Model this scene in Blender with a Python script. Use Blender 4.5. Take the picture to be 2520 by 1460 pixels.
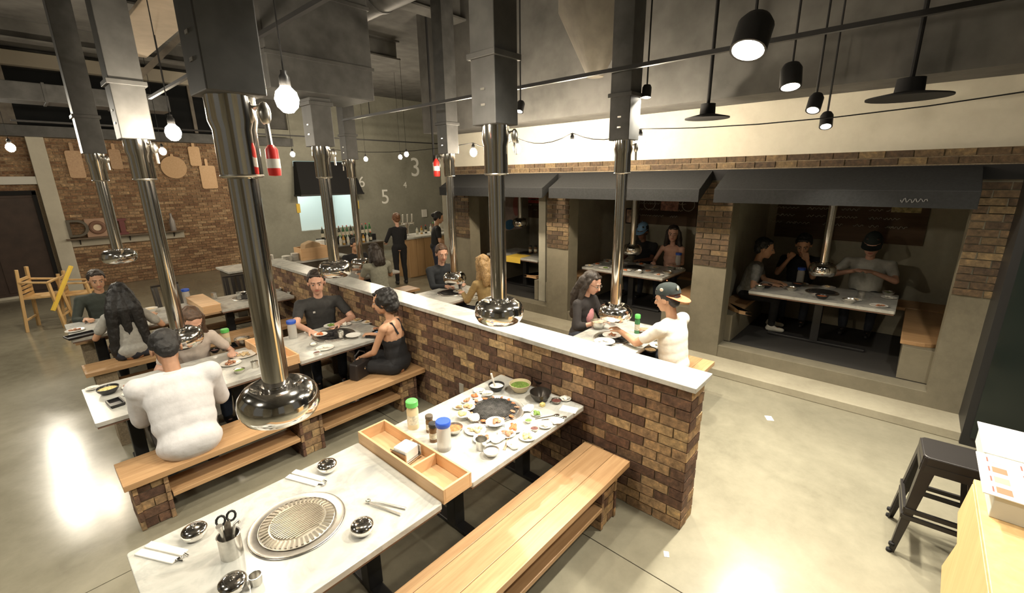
import bpy, bmesh, math, random
from mathutils import Vector, Matrix, noise
random.seed(7)
PI = math.pi
scene = bpy.context.scene
for o in list(bpy.data.objects):
    bpy.data.objects.remove(o)
COL = scene.collection

# ---------------------------------------------------------------- camera
# world axes: x = along the tables (towards the booths), y = along the brick half wall, z up
CAM = Vector((0.0, 0.0, 2.65))
FPX, YAW, PITCH, ROLL = 1096.0, math.radians(42.07), math.radians(15.1), math.radians(0.79)
cF = Vector((math.cos(YAW)*math.cos(PITCH), math.sin(YAW)*math.cos(PITCH), -math.sin(PITCH)))
_R = Vector((math.sin(YAW), -math.cos(YAW), 0)); _D = cF.cross(_R)
cR = math.cos(ROLL)*_R + math.sin(ROLL)*_D
cD = -math.sin(ROLL)*_R + math.cos(ROLL)*_D
cam_d = bpy.data.cameras.new('camera'); cam = bpy.data.objects.new('camera', cam_d); COL.objects.link(cam)
cam.matrix_world = Matrix(((cR.x, -cD.x, -cF.x, CAM.x), (cR.y, -cD.y, -cF.y, CAM.y), (cR.z, -cD.z, -cF.z, CAM.z), (0, 0, 0, 1)))
cam_d.sensor_fit = 'HORIZONTAL'; cam_d.sensor_width = 36.0; cam_d.lens = FPX/2520*36.0
cam_d.clip_start = 0.02; cam_d.clip_end = 100
scene.camera = cam
def ray(px, py): return cF*FPX + cR*(px-1260) + cD*(py-730)
def at_z(px, py, z): d = ray(px, py); return CAM + d*((z-CAM.z)/d.z)
def at_x(px, py, x): d = ray(px, py); return CAM + d*((x-CAM.x)/d.x)
def at_y(px, py, y): d = ray(px, py); return CAM + d*((y-CAM.y)/d.y)

# ---------------------------------------------------------------- world, exposure
world = bpy.data.worlds.new('world'); scene.world = world; world.use_nodes = True
bg = world.node_tree.nodes['Background']
bg.inputs[0].default_value = (1.0, 0.93, 0.78, 1); bg.inputs[1].default_value = 0.08
vs = scene.view_settings
vs.view_transform = 'Standard'; vs.look = 'None'; vs.gamma = 1.0; vs.use_curve_mapping = False
vs.exposure = 0.45
SPOT_W = 25.0; BULB_L = 520.0
WARM = (1.0, 0.85, 0.64); NEUT = (1.0, 0.92, 0.76)

# ---------------------------------------------------------------- helpers
class MB:
    def __init__(s): s.v = []; s.f = []
    def add(s, vs, fs):
        n = len(s.v); s.v += [Vector(v) for v in vs]; s.f += [[i+n for i in f] for f in fs]; return s
    def box(s, x0, x1, y0, y1, z0, z1, M=None):
        vs = [Vector((x, y, z)) for z in (z0, z1) for y in (y0, y1) for x in (x0, x1)]
        if M: vs = [M @ v for v in vs]
        return s.add(vs, [(0, 2, 3, 1), (4, 5, 7, 6), (0, 1, 5, 4), (2, 6, 7, 3), (0, 4, 6, 2), (1, 3, 7, 5)])
    def cbox(s, c, sz, M=None):
        m = Matrix.Translation(Vector(c)) @ (M.to_4x4() if M else Matrix())
        return s.box(-sz[0]/2, sz[0]/2, -sz[1]/2, sz[1]/2, -sz[2]/2, sz[2]/2, m)
    def bar(s, p0, p1, w, h, up=(0, 0, 1)):
        p0 = Vector(p0); p1 = Vector(p1); d = (p1-p0); L = d.length; d.normalize()
        x = d.cross(Vector(up))
        if x.length < 1e-4: x = d.cross(Vector((0, 1, 0)))
        x.normalize(); y = x.cross(d)
        vs = [p + x*a*w/2 + y*b*h/2 for p in (p0, p1) for a, b in ((-1, -1), (1, -1), (1, 1), (-1, 1))]
        return s.add(vs, [(0, 3, 2, 1), (4, 5, 6, 7), (0, 1, 5, 4), (1, 2, 6, 5), (2, 3, 7, 6), (3, 0, 4, 7)])
    def frame(s, d):
        d = Vector(d).normalized(); a = Vector((0, 0, 1)) if abs(d.z) < .9 else Vector((1, 0, 0))
        x = a.cross(d).normalized(); return x, d.cross(x)
    def rings(s, rs, n, cap0=True, cap1=True):
        # rs: list of (center, x, y) with scaled axis vectors
        vs = []; fs = []
        for c, x, y in rs:
            for i in range(n):
                a = 2*PI*i/n; vs.append(c + x*math.cos(a) + y*math.sin(a))
        for k in range(len(rs)-1):
            for i in range(n):
                j = (i+1) % n; fs.append((k*n+i, k*n+j, (k+1)*n+j, (k+1)*n+i))
        if cap0: fs.append(tuple(range(n))[::-1])
        if cap1: fs.append(tuple(range((len(rs)-1)*n, len(rs)*n)))
        return s.add(vs, fs)
    def cyl(s, p0, p1, r0, r1=None, n=16):
        p0 = Vector(p0); p1 = Vector(p1); r1 = r0 if r1 is None else r1
        x, y = s.frame(p1-p0); return s.rings([(p0, x*r0, y*r0), (p1, x*r1, y*r1)], n)
    def capsule(s, p0, p1, r0, r1=None, n=10):
        p0 = Vector(p0); p1 = Vector(p1); r1 = r0 if r1 is None else r1
        d = p1-p0
        if d.length < 1e-5: d = Vector((0, 0, 1e-4))
        dn = d.normalized(); x, y = s.frame(dn); rs = []
        for a in (-80, -45, 0): a = math.radians(a); rs.append((p0+dn*r0*math.sin(a), x*r0*math.cos(a), y*r0*math.cos(a)))
        for a in (0, 45, 80): a = math.radians(a); rs.append((p1+dn*r1*math.sin(a), x*r1*math.cos(a), y*r1*math.cos(a)))
        return s.rings(rs, n)
    def ell(s, c, r, M=None, n=14, m=9):
        c = Vector(c); M = M or Matrix.Identity(3); rs = []
        for k in range(m):
            a = -PI/2 + PI*(k+.5)/m if m < 3 else math.radians(-86+172*k/(m-1))
            rs.append((c + M @ Vector((0, 0, r[2]*math.sin(a))), M @ Vector((r[0]*math.cos(a), 0, 0)), M @ Vector((0, r[1]*math.cos(a), 0))))
        return s.rings(rs, n)
    def lathe(s, prof, n=24, c=(0, 0, 0), M=None):
        c = Vector(c); M = M or Matrix.Identity(3)
        return s.rings([(c + M @ Vector((0, 0, z)), M @ Vector((max(r, 1e-4), 0, 0)), M @ Vector((0, max(r, 1e-4), 0))) for r, z in prof], n)
    def prism(s, poly, a, b, axis='z'):
        n = len(poly)
        f = {'z': lambda p, h: (p[0], p[1], h), 'y': lambda p, h: (p[0], h, p[1]), 'x': lambda p, h: (h, p[0], p[1])}[axis]
        vs = [f(p, a) for p in poly] + [f(p, b) for p in poly]
        fs = [tuple(range(n))[::-1], tuple(range(n, 2*n))] + [(i, (i+1) % n, n+(i+1) % n, n+i) for i in range(n)]
        return s.add(vs, fs)
    def tube(s, pts, r, n=8):
        pts = [Vector(p) for p in pts]; rs = []
        for i, p in enumerate(pts):
            d = (pts[min(i+1, len(pts)-1)] - pts[max(i-1, 0)])
            x, y = s.frame(d); rr = r[i] if isinstance(r, (list, tuple)) else r
            if rs:   # keep the frame from flipping
                px = rs[-1][1]; x = (px - d.normalized()*px.dot(d.normalized()))
                x = x.normalized() if x.length > 1e-6 else s.frame(d)[0]; y = d.normalized().cross(x)
            rs.append((p, x*rr, y*rr))
        return s.rings(rs, n)
    def torus(s, c, R, r, n=32, m=8, sq=1.0):
        c = Vector(c); vs = []; fs = []
        for i in range(n):
            a = 2*PI*i/n
            for j in range(m):
                b = 2*PI*j/m; vs.append(c + Vector(((R+r*math.cos(b))*math.cos(a), (R+r*math.cos(b))*math.sin(a), r*sq*math.sin(b))))
        for i in range(n):
            for j in range(m): fs.append((i*m+j, ((i+1) % n)*m+j, ((i+1) % n)*m+(j+1) % m, i*m+(j+1) % m))
        return s.add(vs, fs)
    def mesh(s, name, mat=None, smooth=False, sharp=40):
        me = bpy.data.meshes.new(name); me.from_pydata([tuple(v) for v in s.v], [], s.f); me.validate()
        bm = bmesh.new(); bm.from_mesh(me); bmesh.ops.recalc_face_normals(bm, faces=bm.faces); bm.to_mesh(me); bm.free()
        if mat: me.materials.append(mat)
        if smooth:
            me.polygons.foreach_set('use_smooth', [True]*len(me.polygons))
            if sharp: me.set_sharp_from_angle(angle=math.radians(sharp))
        return me
    def build(s, name, mat, parent=None, smooth=False, bevel=0, loc=None, seg=2):
        o = bpy.data.objects.new(name, s.mesh(name, mat, smooth)); COL.objects.link(o)
        if parent: o.parent = parent
        if loc: o.location = loc
        if bevel:
            b = o.modifiers.new('bevel', 'BEVEL'); b.width = bevel; b.segments = seg; b.limit_method = 'ANGLE'
        return o
def tag(o, label=None, cat=None, group=None, kind=None):
    if label: o['label'] = label
    if cat: o['category'] = cat
    if group: o['group'] = group
    if kind: o['kind'] = kind
    return o
def thing(name, label, cat, loc=(0, 0, 0), rz=0, group=None):
    o = bpy.data.objects.new(name, None); COL.objects.link(o); o.empty_display_size = .1
    o.location = loc; o.rotation_euler = (0, 0, rz); return tag(o, label, cat, group)
def struct(name, mb, mat, parent=None, label=None, bevel=0, smooth=False):
    o = mb.build(name, mat, parent, bevel=bevel, smooth=smooth)
    if not parent: o['kind'] = 'structure'
    if label: o['label'] = label
    return o
def dup(o, loc=None, rz=None, label=None, parent=None, group=None):
    c = o.copy(); COL.objects.link(c)
    if parent: c.parent = parent
    if loc is not None: c.location = loc
    if rz is not None: c.rotation_euler = (0, 0, rz)
    if label: c['label'] = label
    if group: c['group'] = group
    for ch in list(o.children): dup(ch, parent=c)
    return c

# ---------------------------------------------------------------- materials
def new_mat(name):
    m = bpy.data.materials.new(name); m.use_nodes = True; nt = m.node_tree
    return m, nt, nt.nodes['Principled BSDF']
def N(nt, t, **kw):
    n = nt.nodes.new(t)
    for k, v in kw.items(): setattr(n, k, v)
    return n
def tc(nt, scale=(1, 1, 1), kind='Object'):
    t = N(nt, 'ShaderNodeTexCoord'); m = N(nt, 'ShaderNodeMapping'); m.inputs['Scale'].default_value = scale
    nt.links.new(t.outputs[kind], m.inputs[0]); return m.outputs[0]
def ramp(nt, fac, stops):
    r = N(nt, 'ShaderNodeValToRGB'); e = r.color_ramp.elements
    while len(e) < len(stops): e.new(.5)
    for x, (p, c) in zip(e, stops): x.position = p; x.color = (*c, 1)
    nt.links.new(fac, r.inputs[0]); return r.outputs[0]
def nz(nt, vec, scale, detail=4, rough=.55, dist=0):
    n = N(nt, 'ShaderNodeTexNoise'); n.inputs['Scale'].default_value = scale; n.inputs['Detail'].default_value = detail
    n.inputs['Roughness'].default_value = rough; n.inputs['Distortion'].default_value = dist
    nt.links.new(vec, n.inputs['Vector']); return n.outputs[0]
def bump(nt, b, h, s, d=.01):
    n = N(nt, 'ShaderNodeBump'); n.inputs['Strength'].default_value = s; n.inputs['Distance'].default_value = d
    nt.links.new(h, n.inputs['Height']); nt.links.new(n.outputs[0], b.inputs['Normal'])
_mc = {}
def simple(name, col, rough=.5, metal=0, var=.0, scale=30, bmp=0, coat=0, trans=0, emit=None, es=0, alpha=1):
    if name in _mc: return _mc[name]
    m, nt, b = new_mat(name)
    b.inputs['Base Color'].default_value = (*col, 1); b.inputs['Roughness'].default_value = rough; b.inputs['Metallic'].default_value = metal
    if coat: b.inputs['Coat Weight'].default_value = coat; b.inputs['Coat Roughness'].default_value = .1
    if trans: b.inputs['Transmission Weight'].default_value = trans
    if emit: b.inputs['Emission Color'].default_value = (*emit, 1); b.inputs['Emission Strength'].default_value = es
    if var:
        v = nz(nt, tc(nt), scale)
        c = ramp(nt, v, [(.3, tuple(max(0, x*(1-var)) for x in col)), (.7, tuple(min(1, x*(1+var)) for x in col))])
        nt.links.new(c, b.inputs['Base Color'])
        if bmp: bump(nt, b, v, bmp)
    _mc[name] = m; return m
def brick_mat(name, stops):
    m, nt, b = new_mat(name)
    oi = N(nt, 'ShaderNodeObjectInfo'); g = N(nt, 'ShaderNodeNewGeometry')
    a = N(nt, 'ShaderNodeMath', operation='ADD'); nt.links.new(oi.outputs['Random'], a.inputs[0]); nt.links.new(g.outputs['Random Per Island'], a.inputs[1])
    fr = N(nt, 'ShaderNodeMath', operation='FRACT'); nt.links.new(a.outputs[0], fr.inputs[0])
    c = ramp(nt, fr.outputs[0], stops); c.node.color_ramp.interpolation = 'LINEAR'
    v = N(nt, 'ShaderNodeVectorMath', operation='ADD')
    t = tc(nt, kind='Object'); cmb = N(nt, 'ShaderNodeCombineXYZ'); mu = N(nt, 'ShaderNodeMath', operation='MULTIPLY'); mu.inputs[1].default_value = 37.0
    nt.links.new(fr.outputs[0], mu.inputs[0]); nt.links.new(mu.outputs[0], cmb.inputs[0]); nt.links.new(mu.outputs[0], cmb.inputs[2])
    nt.links.new(t, v.inputs[0]); nt.links.new(cmb.outputs[0], v.inputs[1])
    n1 = nz(nt, v.outputs[0], 22, 6, .65)
    blot = ramp(nt, n1, [(.30, (.40, .38, .36)), (.52, (1, 1, 1)), (.72, (1.9, 1.75, 1.5))])
    mx = N(nt, 'ShaderNodeMix', data_type='RGBA', blend_type='MULTIPLY'); mx.inputs[0].default_value = .85
    nt.links.new(c, mx.inputs[6]); nt.links.new(blot, mx.inputs[7]); nt.links.new(mx.outputs[2], b.inputs['Base Color'])
    b.inputs['Roughness'].default_value = .88
    bump(nt, b, nz(nt, v.outputs[0], 90, 5), .5, .006)
    return m
BRICK = brick_mat('old_brown_brick', [(0, (.10, .054, .036)), (.28, (.13, .072, .046)), (.36, (.25, .16, .09)), (.62, (.33, .215, .115)), (.78, (.40, .28, .145)), (.84, (.12, .068, .044)), (1, (.16, .09, .058))])
BRICK_B = brick_mat('pale_back_brick', [(0, (.20, .115, .065)), (.3, (.27, .165, .095)), (.6, (.33, .215, .125)), (.8, (.40, .28, .17)), (.9, (.17, .095, .055)), (1, (.24, .14, .08))])
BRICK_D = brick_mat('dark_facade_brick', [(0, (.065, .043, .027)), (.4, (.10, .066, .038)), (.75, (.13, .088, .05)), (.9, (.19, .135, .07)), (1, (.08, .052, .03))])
MORTAR = simple('mortar', (.26, .205, .135), .95, var=.25, scale=60, bmp=.4)
def wood_mat(name, c0, c1, along='x', rough=.42, s=1.0):
    m, nt, b = new_mat(name)
    sc = {'x': (1.2, 22, 22), 'y': (22, 1.2, 22), 'z': (22, 22, 1.2)}[along]
    oi = N(nt, 'ShaderNodeObjectInfo')
    v = N(nt, 'ShaderNodeVectorMath', operation='ADD'); mu = N(nt, 'ShaderNodeMath', operation='MULTIPLY'); mu.inputs[1].default_value = 50
    nt.links.new(oi.outputs['Random'], mu.inputs[0]); nt.links.new(tc(nt, tuple(x*s for x in sc)), v.inputs[0]); nt.links.new(mu.outputs[0], v.inputs[1])
    n1 = nz(nt, v.outputs[0], 1.6, 6, .6, .6)
    c = ramp(nt, n1, [(.25, c0), (.55, tuple((a+b_)/2 for a, b_ in zip(c0, c1))), (.8, c1)])
    hv = N(nt, 'ShaderNodeHueSaturation'); mr = N(nt, 'ShaderNodeMapRange'); mr.inputs[3].default_value = .86; mr.inputs[4].default_value = 1.12
    nt.links.new(oi.outputs['Random'], mr.inputs[0]); nt.links.new(mr.outputs[0], hv.inputs['Value']); nt.links.new(c, hv.inputs['Color'])
    nt.links.new(hv.outputs[0], b.inputs['Base Color']); b.inputs['Roughness'].default_value = rough
    bump(nt, b, n1, .08, .004); return m
OAK_X = wood_mat('bench_oak_lengthwise', (.36, .205, .095), (.56, .36, .19))
OAK_Y = wood_mat('oak_crosswise', (.36, .205, .095), (.56, .36, .19), 'y')
PINE_Y = wood_mat('pale_pine_box', (.60, .37, .19), (.76, .52, .30), 'y', .5)
PINE_X = wood_mat('pale_pine_box_end', (.60, .37, .19), (.76, .52, .30), 'x', .5)
PLY = wood_mat('honey_plywood', (.52, .33, .14), (.70, .47, .22), 'z', .5, .6)
BARWOOD = wood_mat('bar_front_wood', (.40, .24, .11), (.54, .35, .18), 'z', .5, .6)
def marble():
    m, nt, b = new_mat('white_grey_marble'); t = tc(nt, (1, 1, 1))
    w = nz(nt, t, 2.2, 8, .62, 1.6); v = nz(nt, t, 7, 6, .6, .8)
    c = ramp(nt, w, [(.36, (.38, .385, .37)), (.47, (.52, .52, .485)), (.52, (.55, .545, .51)), (.60, (.44, .445, .42)), (.68, (.535, .53, .495))])
    c2 = ramp(nt, v, [(.3, (.90, .90, .89)), (.7, (1, 1, 1))])
    mx = N(nt, 'ShaderNodeMix', data_type='RGBA', blend_type='MULTIPLY'); mx.inputs[0].default_value = 1
    nt.links.new(c, mx.inputs[6]); nt.links.new(c2, mx.inputs[7]); nt.links.new(mx.outputs[2], b.inputs['Base Color'])
    b.inputs['Roughness'].default_value = .22; return m
MARBLE = marble()
def concrete(name, c0, c1, rough, sc=1.0, bm=.15, rvar=.0):
    m, nt, b = new_mat(name); t = tc(nt)
    a = nz(nt, t, .7*sc, 7, .62, .4); d = nz(nt, t, 9*sc, 6, .7)
    mxf = N(nt, 'ShaderNodeMath', operation='MULTIPLY_ADD'); mxf.inputs[1].default_value = .35; nt.links.new(d, mxf.inputs[0]); nt.links.new(a, mxf.inputs[2])
    c = ramp(nt, mxf.outputs[0], [(.42, c0), (.62, tuple((x+y)/2 for x, y in zip(c0, c1))), (.86, c1)])
    nt.links.new(c, b.inputs['Base Color'])
    if rvar:
        mr = N(nt, 'ShaderNodeMapRange'); mr.inputs[1].default_value = .3; mr.inputs[2].default_value = .75; mr.inputs[3].default_value = rough-rvar; mr.inputs[4].default_value = rough+rvar
        nt.links.new(a, mr.inputs[0]); nt.links.new(mr.outputs[0], b.inputs['Roughness'])
    else: b.inputs['Roughness'].default_value = rough
    bump(nt, b, d, bm, .004); return m
FLOOR = concrete('polished_concrete', (.15, .138, .10), (.285, .265, .198), .20, .8, .03, .07)
CONC = concrete('bare_concrete_wall', (.27, .255, .20), (.44, .42, .335), .8, 1.0, .3)
CONC_L = concrete('pale_plastered_concrete', (.50, .47, .39), (.66, .63, .53), .85, 1.0, .2)
CONC_B = concrete('grey_green_concrete', (.20, .20, .165), (.33, .325, .27), .8, 1.0, .3)
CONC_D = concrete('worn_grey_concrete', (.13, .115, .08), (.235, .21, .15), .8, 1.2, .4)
CURB = concrete('pale_kerb_concrete', (.28, .25, .18), (.42, .385, .29), .75, 2, .3)
CEIL = simple('charcoal_ceiling_paint', (.115, .112, .105), .9, var=.25, scale=3)
DUCT = simple('black_duct_paint', (.062, .062, .061), .5, var=.3, scale=6)
STEELBEAM = simple('grey_painted_steel', (.16, .14, .115), .6, var=.2, scale=8)
CHROME = simple('polished_chrome', (.80, .78, .75), .10, 1)
CHROME_B = simple('brushed_steel', (.66, .64, .60), .30, 1, var=.08, scale=40)
STEEL_D = simple('used_dark_steel', (.34, .31, .27), .35, 1, var=.3, scale=50)
GRATE = simple('charred_grill_plate', (.05, .047, .045), .55, .4, var=.6, scale=30, bmp=.5)
BLACK = simple('black_steel', (.018, .018, .019), .45, 0)
BLACKM = simple('matt_black', (.010, .010, .011), .9)
BLACKP = simple('black_metal_paint', (.03, .027, .026), .35, .2)
CANVAS = simple('black_awning_canvas', (.011, .012, .013), .9, var=.3, scale=40, bmp=.2)
WHITE = simple('white_paper', (.80, .78, .73), .7)
CERAM = simple('white_ceramic', (.76, .74, .69), .25)
BLKCER = simple('black_stoneware', (.02, .019, .02), .3)
CLEARP = simple('clear_plastic', (.78, .78, .75), .25, trans=.55)
GLASS = simple('clear_glass', (.9, .92, .9), .05, trans=.9)
GREENP = simple('green_plastic', (.12, .55, .12), .4)
BLUEP = simple('blue_plastic', (.03, .10, .55), .35)
REDP = simple('red_paint', (.62, .03, .025), .4)
YELL = simple('yellow_paint', (.80, .55, .08), .5)
SIGNB = wood_mat('brown_menu_board', (.075, .042, .022), (.12, .07, .036), 'y', .7)
CHALK = simple('chalk_white', (.62, .58, .50), .9)
DOORM = simple('dark_brown_door', (.045, .026, .019), .6, var=.25, scale=5)
KITCHEN = simple('pale_kitchen_tile', (.62, .68, .66), .5)
# ================================================================ THE SETTING
# ---- floor: cast slabs with saw-cut joints
fl = struct('floor', MB().box(-6, 15, -5, 19, -.12, -.012), simple('joint_dirt', (.06, .052, .04), .9), label='polished grey concrete floor with saw-cut joints')
xj = [-6, -1.15, 2.44, 6.2, 15]; yj = [-5, -3.3, 3.72, 11.1, 19]
for i in range(4):
    for j in range(4):
        MB().box(xj[i]+.004, xj[i+1]-.004, yj[j]+.004, yj[j+1]-.004, -.05, 0).build('floor_slab', FLOOR, fl)
# ---- ceiling, soffits
CZ = 5.6
ce = struct('ceiling', MB().box(-6, 15, -5, 19, CZ, CZ+.15), CEIL, label='high charcoal painted ceiling')
for y in (1.2, 6.4, 9.4, 13.0):   # beams across
    b = MB().box(-6, 6.6, y-.16, y+.16, CZ-.03, CZ).box(-6, 6.6, y-.02, y+.02, CZ-.36, CZ-.03).box(-6, 6.6, y-.16, y+.16, CZ-.39, CZ-.36)
    b.build('ceiling_beam', CEIL, ce)
# ---- brick half wall between the two seating strips
def brick_mesh(name, sx, sy, sz, mat, seed):
    r = random.Random(seed); m = MB().box(-sx/2, sx/2, -sy/2, sy/2, -sz/2, sz/2)
    for v in m.v:
        for k in range(3): v[k] += r.uniform(-.0022, .0022)
    return m.mesh(name, mat)
WX0, WX1, WY0, WY1, WZ = 2.955, 3.185, .965, 8.75, 1.175
div = struct('wall_divider', MB().box(WX0+.010, WX1-.010, WY0+.010, WY1-.01, 0, WZ), MORTAR, label='waist-high brown brick half wall with a marble cap')
NC = 14; CH = WZ/NC; BL = .225
bm_front = [brick_mesh('brick', .03, BL-.011, CH-.011, BRICK, i) for i in range(4)]
bm_half = brick_mesh('brick', .03, BL/2-.011, CH-.011, BRICK, 9)
bm_end = [brick_mesh('brick', (WX1-WX0), .03, CH-.011, BRICK, 11), brick_mesh('brick', (WX1-WX0)/2-.006, .03, CH-.011, BRICK, 12)]
def put(me, loc, parent, name='brick', rz=0):
    o = bpy.data.objects.new(name, me); COL.objects.link(o); o.parent = parent; o.location = loc
    if rz: o.rotation_euler = (0, 0, rz)
    return o
far = MB(); rnd = random.Random(3)
for c in range(NC):
    z = CH*(c+.5); y = WY0 + (BL/2 if c % 2 else 0)
    if c % 2: put(bm_half, (WX0+.013, WY0+BL/4, z), div)
    while y < WY1-.05:
        y1 = min(y+BL, WY1)
        if y < 4.45 and y1-y > BL*.9: put(rnd.choice(bm_front), (WX0+.013+rnd.uniform(-.003, .003), y+BL/2, z+rnd.uniform(-.0015, .0015)), div)
        else: far.box(WX0-.002+rnd.uniform(-.003, .003), WX0+.02, y+.006, y1-.006, z-CH/2+.006, z+CH/2-.006)
        far.box(WX1-.02, WX1+.002, y+.006, y1-.006, z-CH/2+.006, z+CH/2-.006)
        y = y1
    if c % 2: put(bm_end[0], ((WX0+WX1)/2, WY0+.012+rnd.uniform(-.002, .002), z), div)
    else:
        for s in (-1, 1): put(bm_end[1], ((WX0+WX1)/2+s*(WX1-WX0)/4, WY0+.012+rnd.uniform(-.002, .002), z), div)
tag(far.build('far_bricks', BRICK, div), 'bricks of the far stretch of the half wall', kind='stuff')
cuts = [WY0-.03, 3.1, 5.6, WY1+.03]
for a, b in zip(cuts, cuts[1:]):
    MB().box(WX0-.035, WX1+.065, a+.001, b-.001, WZ, WZ+.042).build('cap_slab', MARBLE, div, bevel=.005)
o = MB().box(WX0-.008, WX0+.003, 3.40, 3.47, .33, .45).build('socket_plate', simple('grey_plate', (.35, .33, .29), .5), div, bevel=.003)

# ---- back wall: old brick, bare concrete, kitchen pass
BY = 15.7
wb = struct('wall_back', MB().box(-6, -1.3, BY, BY+.2, 0, CZ).box(-1.3, .52, BY, BY+.2, 2.46, 3.7).box(.52, 4.94, BY+.012, BY+.2, 0, 3.7), MORTAR, label='back wall of pale brown brick')
bb = MB(); z = 0; c = 0; rnd = random.Random(5)
while z < 3.65:
    x = -1.3 - (.115 if c % 2 else 0)
    while x < 4.94:
        a, b = max(x, .9 if z < 2.45 else -1.3), min(x+.23, 4.94)
        if b-a > .05 and not (z > 2.45 and b < -1.2): bb.box(a+.006, b-.006, BY-.006+rnd.uniform(-.006, .004), BY+.03, z+.006, z+.069)
        x += .23
    z += .075; c += 1
tag(bb.build('back_bricks', BRICK_B, wb), 'weathered brown bricks of the back wall', kind='stuff')
struct('wall_back_concrete', MB().box(4.94, 6.62, BY-.02, BY+.2, 0, 4.2).box(6.62, 8.66, BY-.02, BY+.2, 0, .92).box(6.62, 8.66, BY-.02, BY+.2, 3.25, CZ).box(8.66, 14.8, BY-.02, BY+.2, 0, CZ), CONC_B, label='bare concrete wall behind the bar')
struct('trim_1', MB().box(.60, .90, BY-.16, BY, 0, 3.7), CONC_L, label='pale concrete column beside the brown door', bevel=.01)
d = struct('door_1', MB().box(-1.3, .52, BY-.03, BY+.03, 0.02, 2.42), DOORM, label='large dark brown sliding door at the back')
for a, b in ((-1.25, -.42), (-.36, .47)): MB().box(a, b, BY-.045, BY-.03, .12, 2.32).build('door_panel', DOORM, d, bevel=.006)
MB().box(.46, .53, BY-.09, BY-.03, 0, 2.46).build('door_stile', BLACKM, d)
MB().box(-1.3, .53, BY-.09, BY-.03, 2.38, 2.48).build('door_head', BLACKM, d)
struct('trim_2', MB().box(-1.5, .6, BY-.14, BY-.02, 2.62, 2.80), simple('pale_rail_paint', (.62, .62, .58), .5), label='pale sliding rail above the brown door', bevel=.01)
struct('baseboard_back', MB().box(-6, .6, BY-.1, BY-.03, 0, .05), CONC_L)
# clerestory windows over a dark shelf beam
struct('trim_3', MB().box(-6, 6.6, BY-.3, BY, 3.68, 3.92), DUCT, label='dark beam along the top of the brick wall')
for n, (a, b) in enumerate(((-2.6, -.25), (.55, 2.6), (2.9, 5.2))):
    w = struct('window_%d' % (n+1), MB().box(a, b, BY+.02, BY+.06, 3.95, 5.2), simple('night_glass', (.012, .013, .014), .08), label='dark clerestory window high on the back wall')
    MB().box(a-.3, a, BY-.06, BY+.06, 3.92, 5.3).build('window_post', STEELBEAM, w)
    MB().box((a+b)/2-.04, (a+b)/2+.04, BY-.04, BY+.06, 3.95, 5.2).build('window_mullion', STEELBEAM, w)
struct('trim_4', MB().box(-6, 6.6, BY-.2, BY+.1, 5.2, 5.5), simple('pale_beam_paint', (.40, .36, .29), .7), label='pale beam across the clerestory', bevel=.01)
# kitchen behind the pass
struct('wall_back_upper', MB().box(-6, 6.62, BY+.08, BY+.2, 3.7, CZ), CEIL, label='dark wall above the brick')
struct('wall_kitchen', MB().box(6.0, 9.4, 18.4, 18.5, 0, 3.4).box(9.3, 9.4, BY+.2, 18.4, 0, 3.4).box(6.0, 6.1, BY+.2, 18.4, 0, 3.4), KITCHEN, label='pale lit kitchen wall seen through the pass')
struct('ceiling_kitchen', MB().box(6.0, 9.4, BY+.2, 18.5, 3.4, 3.5), WHITE)
k = thing('kitchen_hood', 'large black extractor hood hanging over the kitchen pass', 'hood', (7.64, BY, 2.16))
MB().add([(-1.1, -.55, 0), (1.15, -.55, 0), (1.15, 0, 0), (-1.1, 0, 0), (-1.0, -.2, 1.06), (.95, -.2, 1.06), (.95, 0, 1.06), (-1.0, 0, 1.06)], [(0, 1, 2, 3), (4, 5, 6, 7), (0, 1, 5, 4), (1, 2, 6, 5), (2, 3, 7, 6), (3, 0, 4, 7)]).build('canopy', BLACKM, k, bevel=.01)
MB().box(-1.12, 1.17, -.57, 0, -.06, 0).build('rim', BLACK, k, bevel=.006)
for i, x in enumerate((6.60, 8.78)):
    t = MB().box(x-.06, x+.06, BY-.05, BY-.02, 1.55, 1.85).build('yellow_notice', YELL)
    tag(t, 'small yellow notice beside the kitchen pass', 'notice', 'yellow notices at the pass')
# white numbers on the concrete
def text_obj(name, s, size, ext, mat, parent=None):
    cu = bpy.data.curves.new(name, 'FONT'); cu.body = s; cu.size = size; cu.extrude = ext; cu.align_x = 'CENTER'; cu.align_y = 'CENTER'; cu.resolution_u = 6
    t = bpy.data.objects.new(name+'_tmp', cu); COL.objects.link(t)
    me = bpy.data.meshes.new_from_object(t); bpy.data.objects.remove(t)
    me.materials.clear(); me.materials.append(mat)
    o = bpy.data.objects.new(name, me); COL.objects.link(o)
    if parent: o.parent = parent
    return o
for s, px, py, size, lab in (('5', 948, 486, .78, 'bold white numeral five painted on the concrete wall above the bottles'), ('3', 1022, 414, 1.05, 'largest white numeral, a three, painted high on the concrete wall'), ('4', 997, 456, .34, 'smallest white numeral, a four, painted on the concrete wall'), ('6', 890, 449, .55, 'thin white numeral six painted beside the kitchen pass')):
    p = at_y(px, py, BY-.03); o = text_obj('wall_numeral', s, size, .006, simple('numeral_white', (.92, .92, .88), .6)); o.location = p; o.rotation_euler = (PI/2, 0, 0)
    tag(o, lab, 'numeral')

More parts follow.
